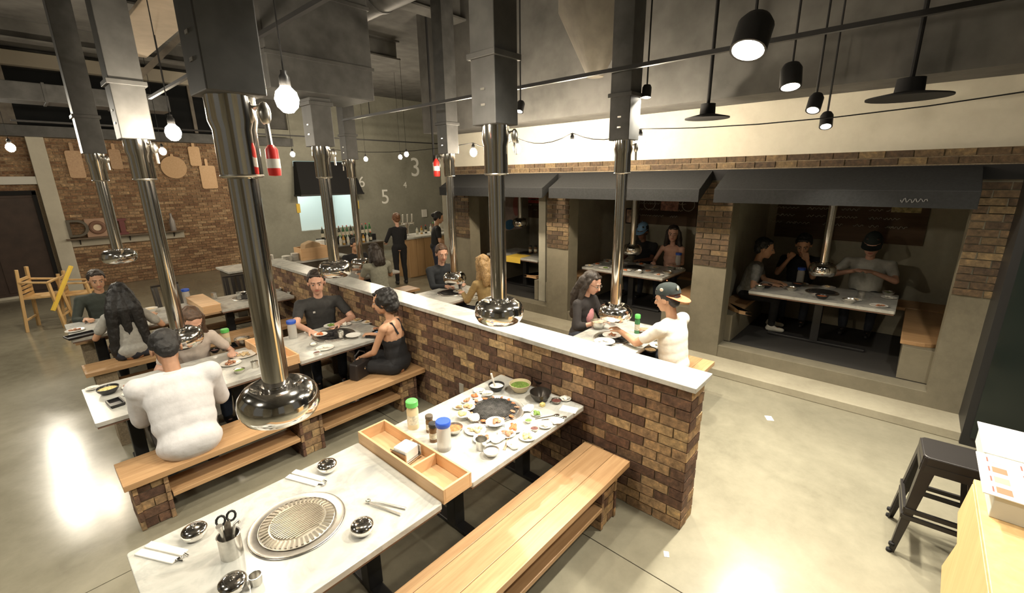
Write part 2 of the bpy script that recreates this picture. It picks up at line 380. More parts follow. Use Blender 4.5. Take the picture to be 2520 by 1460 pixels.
# ---- booths along the right
FX = 6.4; PF = .27          # facade plane, platform height
piers = [(-.86, -.40), (1.82, 2.28), (4.44, 4.92), (6.95, 7.5)]
wr = struct('wall_right', MB().box(FX+.1, FX+.28, -1.6, 7.5, 2.86, 3.5), CONC_L, label='pale plastered wall above the booths')
struct('wall_right_soffit', MB().box(FX-.55, FX+.4, -3, 7.6, 3.5, CZ), CEIL, label='dark soffit above the pale wall')
BH = .076
def brick_panel(parent, x, y0, y1, z0, z1, mat, L=.23):
    shapes = {}
    r = random.Random(int(y0*100)+77); z = z0; c = 0
    while z < z1-.02:
        y = y0 - (L/2 if c % 2 else 0)
        while y < y1-.01:
            a, b = max(y, y0), min(y+L, y1)
            if b-a > .03:
                key = round(b-a, 2)
                if key not in shapes: shapes[key] = brick_mesh('brick', .03, key-.011, BH-.011, mat, len(shapes))
                put(shapes[key], (x+r.uniform(-.004, .004), (a+b)/2, z+BH/2), parent)
            y += L
        z += BH; c += 1
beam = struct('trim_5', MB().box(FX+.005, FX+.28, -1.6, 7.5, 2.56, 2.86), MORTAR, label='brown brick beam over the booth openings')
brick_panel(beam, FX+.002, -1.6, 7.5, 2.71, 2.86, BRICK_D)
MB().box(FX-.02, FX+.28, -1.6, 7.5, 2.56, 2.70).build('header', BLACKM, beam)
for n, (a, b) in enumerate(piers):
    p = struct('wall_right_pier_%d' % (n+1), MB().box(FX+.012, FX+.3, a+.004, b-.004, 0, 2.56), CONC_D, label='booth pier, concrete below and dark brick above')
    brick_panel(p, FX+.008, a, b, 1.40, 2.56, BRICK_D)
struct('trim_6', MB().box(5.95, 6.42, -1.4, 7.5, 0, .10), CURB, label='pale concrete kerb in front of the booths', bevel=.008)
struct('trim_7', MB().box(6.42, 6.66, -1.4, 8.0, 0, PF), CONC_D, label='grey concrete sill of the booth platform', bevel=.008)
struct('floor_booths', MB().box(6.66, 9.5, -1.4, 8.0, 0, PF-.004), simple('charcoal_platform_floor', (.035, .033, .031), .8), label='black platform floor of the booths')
struct('wall_booth_rear', MB().box(9.45, 9.6, -1.4, 8.0, 0, 3.2), CONC, label='concrete rear wall of the booths')
struct('ceiling_booths', MB().box(6.69, 9.6, -1.4, 8.0, 2.86, 2.98), CEIL)
for n, (a, b) in enumerate(((-.84, -.62), (2.06, 2.2), (5.16, 5.32), (7.85, 8.0))):
    struct('wall_booth_partition_%d' % (n+1), MB().box(FX+.28, 9.46, a, b, 0, 2.86), CONC, label='concrete partition between booths')
# black corner column at the right end
bc = struct('wall_right_corner', MB().box(5.9, 6.6, -1.25, -.69, 0, 3.5).box(5.6, 6.8, -3.2, -1.25, 0, 3.5), BLACK, label='black steel column closing the booth row')
for z in (.6, 1.3, 2.0): MB().box(5.58, 5.6, -3.1, -1.35, z-.02, z+.02).build('rail', BLACKP, bc)
MB().box(5.88, 5.90, -1.2, -.75, .1, 3.4).build('glass_pane', simple('dark_green_glass', (.015, .022, .020), .12), bc)

# unseen sides: concrete piers and openings added to put streaks into the chrome
for n, (a, b) in enumerate(((-4.6, -.8), (2.4, 6.6), (9.6, 14.6))):
    struct('wall_left_unseen_pier_%d' % (n+1), MB().box(-6.1, -5.7, a, b, 0, CZ), (CONC, CONC_D, CONC)[n], label='broad unseen left pier, added for streaks in the chrome')
for n, (a, b) in enumerate(((-5.6, -2.6), (-.4, 2.6), (5.4, 9.0))):
    struct('wall_front_unseen_pier_%d' % (n+1), MB().box(a, b, -5.1, -4.7, 0, CZ), (CONC_D, CONC, CONC_D)[n], label='broad unseen front pier, added for streaks in the chrome')
struct('wall_front_sill', MB().box(-6, 9, -5.1, -4.9, 0, .9), CONC_D, label='low sill of the front wall')
struct('wall_left_sill', MB().box(-6.1, -5.9, -5, 15.7, 0, .9), CONC_D, label='low sill of the left wall')
struct('wall_bar_side', MB().box(14.6, 14.8, 8, 15.7, 0, CZ), CONC)
struct('wall_booth_end', MB().box(6.69, 14.6, 8.0, 8.15, 0, CZ), CONC, label='concrete wall closing the last booth')
# ================================================================ LAMPS, SEEN AND UNSEEN
EM_BULB = simple('lit_bulb_glass', (1, 1, 1), .3, emit=WARM, es=BULB_L)
EM_LENS = simple('lit_spot_lens', (1, 1, 1), .3, emit=NEUT, es=60)
def bulb(p, label, cable_top=None, g='festoon bulbs'):
    t = thing('festoon_bulb', label, 'light bulb', p, 0, g)
    MB().lathe([(0, -.085), (.024, -.080), (.048, -.055), (.057, -.018), (.048, .016), (.026, .038), (.019, .05), (0, .052)], 16).build('glass', EM_BULB, t, smooth=True)
    MB().lathe([(0, .04), (.026, .042), (.026, .085), (.016, .1), (.016, .115), (0, .117)], 14).build('socket', BLACK, t, smooth=True)
    if cable_top: MB().cyl((0, 0, .11), (0, 0, cable_top), .004, n=6).build('cord', BLACKM, t)
    return t
R1 = [at_x(px, py, 5.2) for px, py in ((1575, 345), (1408, 352), (1272, 362), (1165, 372))]
CL = ['beside the duct above the cap man', 'before the pale wall above the booths', 'next to the pipe rising at the half wall', 'beside the hanging fire extinguisher']
for p, l in zip(R1, CL): bulb(p, 'glowing bulb on the long cable ' + l, g='bulbs on the long cable')
pts = []
anch = [Vector((5.3, -1.2, 3.3))] + [p+Vector((0, 0, .124)) for p in R1] + [Vector((5.2, 10.2, 3.3))]
for a, b in zip(anch, anch[1:]):
    for k in range(6): t = k/6; q = a.lerp(b, t); q.z -= .10*4*t*(1-t); pts.append(q)
pts.append(anch[-1])
tag(MB().tube(pts, .006, 6).build('festoon_cable', BLACKM), 'black sagging cable carrying the bulbs beside the booths', 'cable')
L1 = [(at_z(705, 235, 3.06), 'glowing bulb hanging beside the nearest chrome pipe'), (at_z(425, 320, 3.05), 'glowing bulb hanging behind the nearest chrome pipe'),
      (at_z(400, 370, 3.2), 'glowing bulb hanging before the wooden cutting boards'), (at_z(25, 360, 3.2), 'glowing bulb hanging before the brown door'),
      (at_z(720, 378, 3.3), 'glowing bulb hanging before the kitchen pass'), (at_z(1000, 378, 3.28), 'higher glowing bulb of the pair before the white numerals'),
      (at_z(985, 385, 3.28), 'lower glowing bulb of the pair before the white numerals'), (at_z(900, 390, 3.22), 'glowing bulb hanging between kitchen pass and bar')]
for p, l in L1: bulb(p, l, CZ-p.z, 'single hanging bulbs')
def spot(p, aim, label, W=SPOT_W, size=.11, stem=None, L=.2, spread=115, g='track spotlights', off=None):
    p = Vector(p); d = (Vector(aim)-p).normalized()
    t = thing('track_spotlight' if not off else off+'_spotlight_offscreen', label, 'spotlight', p, 0, g)
    q = d.to_track_quat('-Z', 'Y').to_matrix()
    r = size/2+.012
    MB().lathe([(0, L), (r*.75, L), (r, L*.8), (r, 0), (r-.012, .0), (r-.014, .02), (0, .02)], 20, M=q).build('housing', BLACK, t, smooth=True)
    MB().lathe([(0, .012), (size/2, .012), (size/2, .008), (0, .008)], 20, M=q).build('lens' if not off else off+'_lens_offscreen', EM_LENS, t, smooth=True)
    top = -d*L*.6
    if stem: MB().tube([top, top+Vector((0, 0, .03)), (top.x, top.y, stem-p.z)], .009, 6).build('stem', BLACK, t)
    ld = bpy.data.lights.new('spot_beam', 'AREA'); ld.shape = 'DISK'; ld.size = size; ld.energy = W; ld.color = NEUT; ld.spread = math.radians(spread)
    lo = bpy.data.objects.new('spot_beam' if not off else off+'_beam_offscreen', ld); COL.objects.link(lo); lo.parent = t
    lo.matrix_local = Matrix.Translation(d*.004) @ q.to_4x4()
    return t
def track(p0, p1, label):
    t = thing('light_track', label, 'light track', p0, 0)
    v = Vector(p1)-Vector(p0)
    MB().bar((0, 0, 0), v, .04, .035).build('rail', BLACK, t)
    for k in (.1, .9): MB().cyl(v*k+Vector((0, 0, .0175)), v*k+Vector((0, 0, CZ-p0[2])), .006, n=6).build('hanger', BLACKM, t)
track((4.15, -1.0, 3.62), (4.15, 7.6, 3.62), 'black lighting track above the aisle beside the booths')
track((1.75, -1.0, 3.85), (1.75, 8.8, 3.85), 'black lighting track above the marble tables')
a = at_z(1840, 125, 3.32); spot(a, (1.5, 1.0, 0.4), 'large bright floodlight nearest the brick half wall end', SPOT_W*1.7, .17, CZ, .2, 140)
b = at_z(1945, 215, 3.30); spot(b, (3.35, .45, 0), 'bright oval spotlight hanging above the aisle', SPOT_W*1.8, .13, CZ, .18, 120)
for px, py, aim, l in ((2000, 272, (3.6, .9, 1.0), 'spotlight beside the black tube pendant, tilted to the room'), (2032, 312, (4.2, .5, .6), 'small spotlight above the black tube pendant'), (2080, 322, (4.0, .2, .4), 'small spotlight hanging lowest before the pale wall')):
    p = at_y(px, py, .82); spot(p, aim, l, SPOT_W*1.2, .09, CZ, .15, 120)
a = at_z(2090, 330, 2.98)
MBx = thing('pendant_tube', 'black tube pendant lamp hanging over the kerb', 'pendant lamp', at_y(2090, 370, .82))
MB().lathe([(0, 0), (.055, 0), (.06, .02), (.06, .30), (.02, .33), (0, .33)], 20).build('shade', BLACK, MBx, smooth=True)
MB().cyl((0, 0, .33), (0, 0, CZ-MBx.location.z), .005, n=6).build('cord', BLACKM, MBx)
MB().lathe([(0, -.006), (.05, -.006), (.05, 0), (0, 0)], 16).build('lens', EM_LENS, MBx)
p = at_z(1278, 275, 3.35); spot(p, (2.6, 3.2, 0), 'tiny bright spotlight above the fluted chrome hood', SPOT_W, .07, CZ, .12)
p = at_z(1590, 240, 3.42); spot(p, (4.2, 2.2, 0), 'tiny bright spotlight above the long cable', SPOT_W, .07, CZ, .12)
# heads of the tracks above the top edge of the picture, over the near tables and the aisle
for x, y, n, o_ in ((1.75, -.4, 'the floor before the long clear bench', 'clear_bench'), (1.75, 2.0, 'the empty marble table', 'empty_table')):
    spot((x, y, 3.70), (x-.3, y+.3, 0), 'black track spotlight above ' + n, SPOT_W*(.65 if y == 2.0 else .9), .11, 3.832, .2, 125, 'spotlights on the table track', off=o_)
spot((4.15, -.6, 3.50), (4.65, -.6, 0), 'black aisle track spotlight nearest above the metal stools', SPOT_W, .11, 3.602, .2, 130, 'spotlights on the aisle track', off='metal_stools')
track((-1.4, 1.0, 3.85), (-1.4, 14.0, 3.85), 'black lighting track above the open floor by the door')
# unseen track heads assumed left of the picture, over the open floor
for x, y, n, o_ in ((-1.4, 2.2, 'level with the empty table', 'open_floor_near'), (-1.4, 4.4, 'level with the white-shirted diner', 'open_floor_middle'), (-1.4, 7.2, 'level with the long-haired diner', 'open_floor_far')):
    spot((x, y, 3.70), (x+.8, y+.8, 0), 'black spotlight over the open floor ' + n, SPOT_W*1.1, .12, 3.832, .2, 130, 'spotlights over the open floor', off=o_)
for x, y, n, o_ in ((-.28, 11.9, 'between high chairs and brown door', 'high_chair'), (-.24, 14.3, 'nearest the brown door', 'brown_door')):  # unseen lamps placed from their reflections on the polished floor
    spot((x, y, 3.69), (x*.4, y*.45, 0), 'black hanging spotlight ' + n, SPOT_W*.9, .15, CZ, .2, 150, 'hanging spotlights by the door', off=o_)
track((.4, 13.6, 3.85), (12.8, 13.6, 3.85), 'black lighting track before the back wall')
track((7.4, 8.6, 3.85), (12.5, 11.5, 3.85), 'black lighting track above the bar')
# the lamp of the kitchen, whose light fills the pass in the photograph
def flat_lamp(p, W, label, s=.5, col=WARM):
    t = thing('ceiling_lamp', label, 'ceiling lamp', p, 0)
    MB().box(-s/2-.03, s/2+.03, -s/2-.03, s/2+.03, 0, .05).build('frame', BLACK, t, bevel=.006)
    MB().box(-s/2, s/2, -s/2, s/2, -.008, -.001).build('diffuser', simple('lit_diffuser', (1, 1, 1), .5, emit=col, es=6), t)
    ld = bpy.data.lights.new('lamp_glow', 'AREA'); ld.size = s; ld.energy = W; ld.color = col
    lo = bpy.data.objects.new('lamp_glow', ld); COL.objects.link(lo); lo.parent = t; lo.location = (0, 0, -.012)
flat_lamp((7.6, 17.2, 3.38), 60, 'flat white ceiling lamp in the kitchen', .8, (.9, 1, .97))
# wide flat black pendant discs
for px, py, z, R, l in ((2235, 236, 3.28, .30, 'wide flat black disc pendant by the pale wall end'), (1740, 288, 3.28, .24, 'small flat black disc pendant above the middle booth')):
    p = at_z(px, py, z); t = thing('disc_pendant', l, 'pendant lamp', p)
    MB().lathe([(0, -.012), (R*.6, -.014), (R, -.02), (R, -.008), (R*.35, .03), (R*.33, .14), (0, .15)], 36).build('shade', BLACKM, t, smooth=True)
    MB().cyl((0, 0, .14), (0, 0, 3.5+2.1-z if p.x < 5.8 else 3.5-z), .02, n=8).build('stem', BLACKM, t)
# ================================================================ DUCTS AND HOODS
def hood(x, y, z, label, R=.195, red=False, tilt=0, top=CZ, g='chrome extractor hoods over the grills', pipe_r=.062, lever=1, booth=False):
    t = thing('extractor_hood', label, 'hood', (x, y, 0), 0, g)
    s = R/.195
    MB().lathe([(pipe_r*.8, z+.03), (pipe_r+.010, z+.028), (pipe_r+.016, z+.002), (pipe_r+.035, z+.016), (.125*s, z+.026), (.160*s, z+.010), (.186*s, z-.024), (R, z-.066), (R*.985, z-.10), (.172*s, z-.138), (.150*s, z-.152), (.146*s, z-.134), (.168*s, z-.112), (.172*s, z-.07), (.10*s, z-.02), (.05, z-.01)], 40).build('dome', CHROME, t, smooth=True)
    MB().lathe([(pipe_r, z), (pipe_r, 2.70 if not booth else top), (pipe_r-.004, 2.70 if not booth else top), (pipe_r-.004, z)], 24).build('pipe', CHROME, t, smooth=True)
    if booth: return t
    c = MB().lathe([(pipe_r+.004, 2.655), (pipe_r+.02, 2.66), (pipe_r+.024, 2.68), (pipe_r+.024, 2.86), (pipe_r+.036, 2.90), (pipe_r+.036, 3.02), (0, 3.02)], 24).build('collar', CHROME, t, smooth=True)
    MB().torus((0, 0, 2.668), pipe_r+.021, .006, 24, 6).build('clamp_ring', CHROME_B, c, smooth=True)
    # damper lever on the side facing the kerb side
    q = Vector((.72, -.69, 0))*lever
    l = MB().ell(q*(pipe_r+.075)+Vector((0, 0, 2.93)), (.026, .026, .05)).build('damper_box', CHROME_B, t, smooth=True)
    MB().tube([q*(pipe_r+.03)+Vector((0, 0, 2.95)), q*(pipe_r+.075)+Vector((0, 0, 2.97)), q*(pipe_r+.08)+Vector((0, 0, 2.80))], .012, 8).build('damper_arm', CHROME_B, l, smooth=True)
    if red:
        r = MB().lathe([(0, 2.665), (.026, 2.668), (.028, 2.69), (.026, 2.78), (.012, 2.80), (0, 2.80)], 16, c=q*(pipe_r+.082)).build('red_bottle', REDP, t, smooth=True)
        MB().lathe([(.0285, 2.70), (.0285, 2.74)], 16, c=q*(pipe_r+.082)).build('white_band', WHITE, r, smooth=True)
    b = .115
    d = MB().box(-b, b, -b, b, 3.0, top).build('duct', DUCT, t, bevel=.006)
    MB().box(-b-.02, b+.02, -b-.02, b+.02, 3.42, 3.46).build('duct_flange', DUCT, d, bevel=.004)
    for k in (3.12, 3.22): MB().box(-b-.004, -b+.002, -.02, .02, k, k+.015).build('bolt', CHROME_B, d)
    return t
hood(.74, 2.30, 1.615, 'large chrome extractor hood over the empty grill, with a red bottle', red=True)
hood(2.44, 2.34, 1.69, 'chrome extractor hood over the used grill beside the brick half wall')
hood(.87, 5.15, 1.24, 'chrome extractor hood lowered in front of the man in the white shirt')
hood(2.50, 5.13, 1.665, 'chrome extractor hood over the table of the man in the dark polo', top=3.5)
hood(.89, 8.0, 1.74, 'chrome extractor hood in front of the shelf of letters')
hood(4.52, 2.45, 1.16, 'chrome extractor hood over the table of the man in the orange-brimmed cap')
hood(4.79, 5.62, 1.08, 'chrome extractor hood over the table of the bearded man in the dark sweater', lever=-1)
hood(4.60, 8.3, 1.05, 'chrome extractor hood over the table before the bar', lever=-1)
hood(7.45, .86, 1.40, 'chrome extractor hood in the booth with three diners', .17, top=2.86, booth=True, pipe_r=.05)
hood(7.45, 3.76, 1.40, 'chrome extractor hood in the booth with the blue cap', .17, top=2.86, booth=True, pipe_r=.05)
hood(7.45, 6.45, 1.74, 'small chrome extractor hood in the empty booth', .17, top=2.86, booth=True, pipe_r=.05)
# big ducts under the ceiling
a = at_y(612, 100, 5.15); b = at_y(868, 100, 5.15)
t = thing('duct_plenum', 'large black sheet-metal duct box over the row of tables', 'duct', ((a.x+b.x)/2, 5.15, 3.5))
w = (b.x-a.x)/2
MB().box(-w, w, -.35, .35, 0, CZ-3.5).build('casing', DUCT, t, bevel=.01)
for z in (.3, .9, 1.5): MB().box(-w-.015, w+.015, -.365, .365, z, z+.035).build('seam', DUCT, t)
def round_duct(p0, p1, r, label):
    t = thing('round_duct', label, 'duct', p0); v = Vector(p1)-Vector(p0)
    MB().cyl((0, 0, 0), v, r, n=24).build('pipe', DUCT, t, smooth=True)
    n = int(v.length/1.2)
    for k in range(1, n+1):
        c = v*(k/(n+1)); MB().cyl(c-v.normalized()*.03, c+v.normalized()*.03, r+.012, n=24).build('seam', DUCT, t, smooth=True)
round_duct((3.4, -3.0, 4.75), (3.4, 12.0, 4.75), .22, 'long round black duct above the brick half wall')
round_duct((-.85, -3.0, 4.75), (-.85, 12.2, 4.75), .25, 'long round black duct above the open floor')
def rect_duct(x0, x1, y0, y1, z0, z1, label):
    t = thing('rectangular_duct', label, 'duct', ((x0+x1)/2, (y0+y1)/2, z0))
    dx, dy = (x1-x0)/2, (y1-y0)/2
    MB().box(-dx, dx, -dy, dy, 0, z1-z0).build('casing', DUCT, t, bevel=.01)
    for k in range(1, 4):
        q = -1+k/2
        (MB().box(-dx-.015, dx+.015, q*dy-.02, q*dy+.02, -.015, z1-z0+.015) if dy > dx else MB().box(q*dx-.02, q*dx+.02, -dy-.015, dy+.015, -.015, z1-z0+.015)).build('seam', DUCT, t)
rect_duct(-1.0, 2.8, 12.4, 13.0, 4.1, 4.42, 'flat black duct crossing above the open floor')
# pale hopper-shaped duct transition
p = at_z(1465, 190, 3.85)
t = thing('duct_hopper', 'grey tapered duct hopper pointing down from the ceiling', 'duct', p)
MB().lathe([(0, 0), (.10, .0), (.12, .04), (.48, .75), (.48, CZ-p.z), (0, CZ-p.z)], 24).build('cone', simple('grey_galvanised', (.14, .125, .10), .6, .2, var=.2, scale=5), t, smooth=True)
# beige hanging acoustic board and its brace
t = thing('ceiling_board', 'beige acoustic board hanging below the ceiling', 'board', (1.66, 7.9, 4.5))
MB().box(-.26, .26, -2.1, 1.4, 0, .05).build('panel', simple('beige_board', (.46, .38, .29), .85, var=.08, scale=5), t, bevel=.006)
m = MB()
for x in (-.2, .2):
    for y in (-1.6, 1.0): m.cyl((x, y, .05), (x, y, CZ-4.5), .005, n=6)
m.build('hanger', BLACKM, t)
tag(MB().bar(at_y(308, 222, 9.4), at_y(445, 90, 9.4), .06, .08).build('roof_brace', STEELBEAM), 'grey diagonal roof brace beside the beige board', 'brace')
# small red fire bell / extinguisher boxes hanging before the numerals
p = at_y(1074, 412, 6.6)
t = thing('fire_extinguisher', 'red fire extinguisher cylinder hanging before the concrete wall', 'fire extinguisher', p)
MB().lathe([(0, -.16), (.05, -.16), (.058, -.14), (.058, .08), (.03, .13), (.018, .15), (0, .15)], 18).build('cylinder', REDP, t, smooth=True)
MB().lathe([(.0585, -.06), (.0585, .02)], 18).build('white_label', WHITE, t, smooth=True)
MB().tube([(0, 0, .15), (0, 0, .2), (.05, 0, .21)], .014, 8).build('valve', BLACK, t, smooth=True)
MB().bar((0, .06, -.05), (0, .06, CZ-p.z), .03, .02).build('bracket', BLACKM, t)

# ================================================================ TABLES, BENCHES, GRILLS
TZ = .765
def rrect(x0, x1, y0, y1, r, n=4):
    P = []
    for cx, cy, a0 in ((x1-r, y1-r, 0), (x0+r, y1-r, 90), (x0+r, y0+r, 180), (x1-r, y0+r, 270)):
        for k in range(n+1): a = math.radians(a0+90*k/n); P.append((cx+r*math.cos(a), cy+r*math.sin(a)))
    return P
UNDER = simple('brown_table_underlay', (.19, .115, .08), .7)
def table(x0, x1, y0, y1, label, z=TZ, floor=0, g='marble grill tables', cols=2, hole=None):
    t = thing('grill_table', label, 'table', ((x0+x1)/2, (y0+y1)/2, floor), 0, g)
    dx, dy = (x1-x0)/2, (y1-y0)/2; h = z-floor
    MB().prism(rrect(-dx, dx, -dy, dy, .018), h-.04, h).build('marble_top', MARBLE, t, bevel=.004)
    MB().box(-dx+.01, dx-.01, -dy+.01, dy-.01, h-.058, h-.04).build('underlay', UNDER, t)
    for sx in ((-.62, .62) if cols == 2 else (0,)):
        x = sx*dx
        l = MB().box(x-.05, x+.05, -.05, .05, .03, h-.058).build('pedestal', BLACK, t, bevel=.006)
        MB().box(x-.045, x+.045, -dy*.72, dy*.72, 0, .035).build('foot', BLACK, l, bevel=.008)
        MB().box(x-.04, x+.04, -dy*.7, dy*.7, h-.1, h-.058).build('bracket', BLACK, l, bevel=.005)
    return t
GRILLS = []; DISHES = []
def lift(p, r=.06):
    # rest a dish on the grill rim where it reaches it and keep it clear of the dishes already set down
    p = Vector(p); z0 = p.z
    for _ in range(14):
        hit = False
        for x, y, z, q in DISHES:
            d = Vector((p.x-x, p.y-y, 0))
            if abs(z-z0) < .01 and d.length < r+q+.004:
                if d.length < 1e-4: d = Vector((.01, .004, 0))
                p += d.normalized()*((r+q+.006-d.length)*.7); hit = True
        if not hit: break
    DISHES.append((p.x, p.y, z0, r))
    for x, y, z, q in GRILLS:
        if abs(z0-z) < .01 and (p.x-x)**2+(p.y-y)**2 < (q+r-.02)**2: p.z += .026; break
    return p
def grill(x, y, z, label, used=False, r=.25, seed=1):
    GRILLS.append((x, y, z, r))
    t = thing('table_grill', label, 'grill', (x, y, z), 0, 'round grills set into the tables')
    MB().lathe([(r*.78, .001), (r, .001), (r+.004, .006), (r-.004, .013), (r-.03, .011), (r-.05, .004), (r*.78, .003)], 48).build('rim', CHROME_B, t, smooth=True)
    for rr_ in (r-.002, r*.80): MB().torus((0, 0, .008), rr_, .004, 48, 6).build('rim_groove', STEEL_D, t, smooth=True)
    p = MB()
    prof = [(r*.80, .006), (r*.74, .012), (r*.66, .016), (r*.5, .020), (r*.3, .022), (0, .023)]
    p.lathe(prof, 48); pl = p.build('plate', GRATE if used else simple('bright_grill_steel', (.78, .74, .66), .42, 1), t, smooth=True)
    if not used:
        m = MB(); n = 44
        for k in range(n):       # radial ridges around the edge
            a = 2*PI*k/n; c, s = math.cos(a), math.sin(a)
            m.bar((c*r*.60, s*r*.60, .021), (c*r*.77, s*r*.77, .013), .012, .008)
        for k in range(-9, 10):    # straight ribs across the middle
            yy = k*r*.055; xx = math.sqrt(max(0, (r*.56)**2-yy*yy)); m.bar((-xx, yy, .024), (xx, yy, .024), .008, .008)
        m.build('ribs', simple('grill_rib_steel', (.50, .46, .39), .38, 1), pl)
    else:
        m = MB()
        for k in range(-10, 11):
            yy = k*r*.062; xx = math.sqrt(max(0, (r*.72)**2-yy*yy)); m.bar((-xx, yy, .022), (xx, yy, .022), .006, .006)
        m.build('grate_bars', GRATE, pl)
    return t
def organizer(x0, x1, y0, y1, z0, label, lid=False, full=True):
    t = thing('pine_organizer_box', label, 'box', ((x0+x1)/2, (y0+y1)/2, z0), 0, 'pine organizer boxes between tables')
    dx, dy = (x1-x0)/2, (y1-y0)/2; h = .10; w = .016
    MB().box(-dx, dx, -dy, dy, 0, .012).build('base', PINE_Y, t)
    for s in (-1, 1): MB().box(s*dx-(w if s > 0 else 0), s*dx+(0 if s > 0 else w), -dy, dy, .012, h).build('long_side', PINE_Y, t, bevel=.002)
    for s in (-1, 1): MB().box(-dx+w, dx-w, s*dy-(w if s > 0 else 0), s*dy+(0 if s > 0 else w), .012, h).build('end', PINE_X, t, bevel=.002)
    for yy in (-dy*.30, dy*.22): MB().box(-dx+w, dx-w, yy-w/2, yy+w/2, .012, h-.008).build('divider', PINE_X, t, bevel=.002)
    if lid:
        n = 9
        for k in range(n):
            a = -dy+2*dy*k/n; MB().box(-dx-.01, dx+.01, a+.004, a+2*dy/n-.004, h, h+.014).build('lid_slat', PINE_X, t, bevel=.002)
    m = MB()
    m.box(-dx+.02, dx-.02, -dy*.5, dy*.5, -.03, 0); m.build('bridge_plate', BLACK, t)
    return t
PIERBR = {}
def bench(x0, x1, y0, y1, label, piers, bricks=True, z=.45, shelf=True, g='oak benches on brick piers'):
    t = thing('oak_bench', label, 'bench', ((x0+x1)/2, (y0+y1)/2, 0), 0, g)
    dx, dy = (x1-x0)/2, (y1-y0)/2; ox = (x0+x1)/2
    f = [(-dy, -dy*.30), (-dy*.30, dy*.62), (dy*.62, dy)]
    for a, b in f: MB().box(-dx, dx, a+.0015, b-.0015, z-.05, z).build('seat_plank', OAK_X, t, bevel=.003)
    pw = .11
    for px in piers:
        q = px-ox; H = z-.05
        p = MB().box(q-pw+.008, q+pw-.008, -dy+.058, dy-.048, 0, H).build('pier', MORTAR, t)
        if bricks:
            nc = 5; ch = H/nc
            if 'm' not in PIERBR:
                PIERBR['m'] = brick_mesh('brick', 2*pw, .03, ch-.011, BRICK, 1); PIERBR['h'] = brick_mesh('brick', pw-.006, .03, ch-.011, BRICK, 2)
                PIERBR['s'] = brick_mesh('brick', .03, .17, ch-.011, BRICK, 3)
            for c in range(nc):
                zz = ch*(c+.5)
                for s, yy in ((-1, -dy+.063), (1, dy-.053)):
                    if c % 2: put(PIERBR['m'], (q, yy, zz), p)
                    else: put(PIERBR['h'], (q-pw/2, yy, zz), p); put(PIERBR['h'], (q+pw/2, yy, zz), p)
                for s in (-1, 1):
                    for yy in (-.09, .09): put(PIERBR['s'], (q+s*(pw-.013), yy, zz), p)
    if shelf:
        ends = sorted(piers)
        for a, b in zip(ends, ends[1:]):
            MB().box(a-ox+pw+.01, b-ox-pw-.01, -dy+.03, -dy+.30, .185, .22).build('lower_shelf', OAK_X, t, bevel=.003)
            MB().box(a-ox+pw-.03, b-ox-pw+.03, -dy+.10, -dy+.16, .15, .185).build('shelf_rail', BLACK, t)
    return t
ROW = [(.05, 1.83), (.12, 4.66), (.20, 7.55)]
NAMES = ['empty marble table end with the clean grill', 'marble table end with the used grill against the half wall',
         'marble table end before the man in the white shirt', 'marble table end between the man in the dark polo and the woman in black',
         'marble table end before the woman with long black hair', 'marble table end beside the closed pine box']
GN = ['clean shiny grill with nothing on it', 'charred grill with meat scraps around it', 'grill under the lowered hood beside the man in the white shirt',
      'grill crowded with dishes near the man in the dark polo', 'grill on the table of the woman with long black hair', 'grill beside the closed pine box']
for i, (x, y) in enumerate(ROW):
    w = .97 if i == 0 else .93
    bx = 1.335 if i == 0 else 1.41
    table(x, x+bx, y, y+w, NAMES[2*i]); table(x+bx+.235, 2.925, y, y+w, NAMES[2*i+1])
    grill(x+.69, y+w/2+.01, TZ, GN[2*i], used=i > 0, seed=i); grill(2.37 if i == 0 else 2.40, y+w/2+.04, TZ, GN[2*i+1], used=True, seed=i+5)
    organizer(x+bx+.003, x+bx+.232, y-.005, y+w, TZ-.012, ['open pine box with a steel napkin holder between near tables', 'open pine box beside the leg of the big chrome pipe', 'pine box closed with a slatted lid'][i], lid=i == 2)
bench(-.35, 2.90, 1.375, 1.80, 'long oak bench before the empty table, standing clear of people', (.05, 1.35, 2.66))
bench(.155, 2.945, 4.07, 4.49, 'oak bench on which the man in the white shirt sits', (.31, 1.57, 2.72))
bench(.24, 2.93, 5.68, 6.09, 'oak bench on which the man in the dark polo sits', (.4, 1.6, 2.7), bricks=False)
bench(.22, 2.93, 7.02, 7.43, 'oak bench on which the woman with long black hair sits', (.40, 1.6, 2.7), bricks=False)
bench(.26, 2.93, 8.62, 9.03, 'oak bench of the man behind the long-haired woman', (.42, 1.6, 2.7), bricks=False)
# tables on the far side of the half wall
RT = [(2.05, 2.87, 'the man in the orange-brimmed cap'), (5.2, 6.05, 'the man in the dark sweater'), (7.9, 8.75, 'the diner in the grey shirt')]
for i, (a, b, n) in enumerate(RT):
    table(3.29, 5.25, a, b, 'marble table of ' + n, cols=2)
    grill(4.52 if i == 0 else 4.70, (a+b)/2, TZ, 'grill on the table of ' + n, used=True, r=.23)
    for s, ya in ((0, a-.52), (1, b+.10)):
        bench(3.32, 5.35, ya, ya+.42, 'oak bench %s the table of %s' % (('before', 'behind')[s], n), (3.5, 5.15), bricks=False, g='oak benches beyond the half wall')
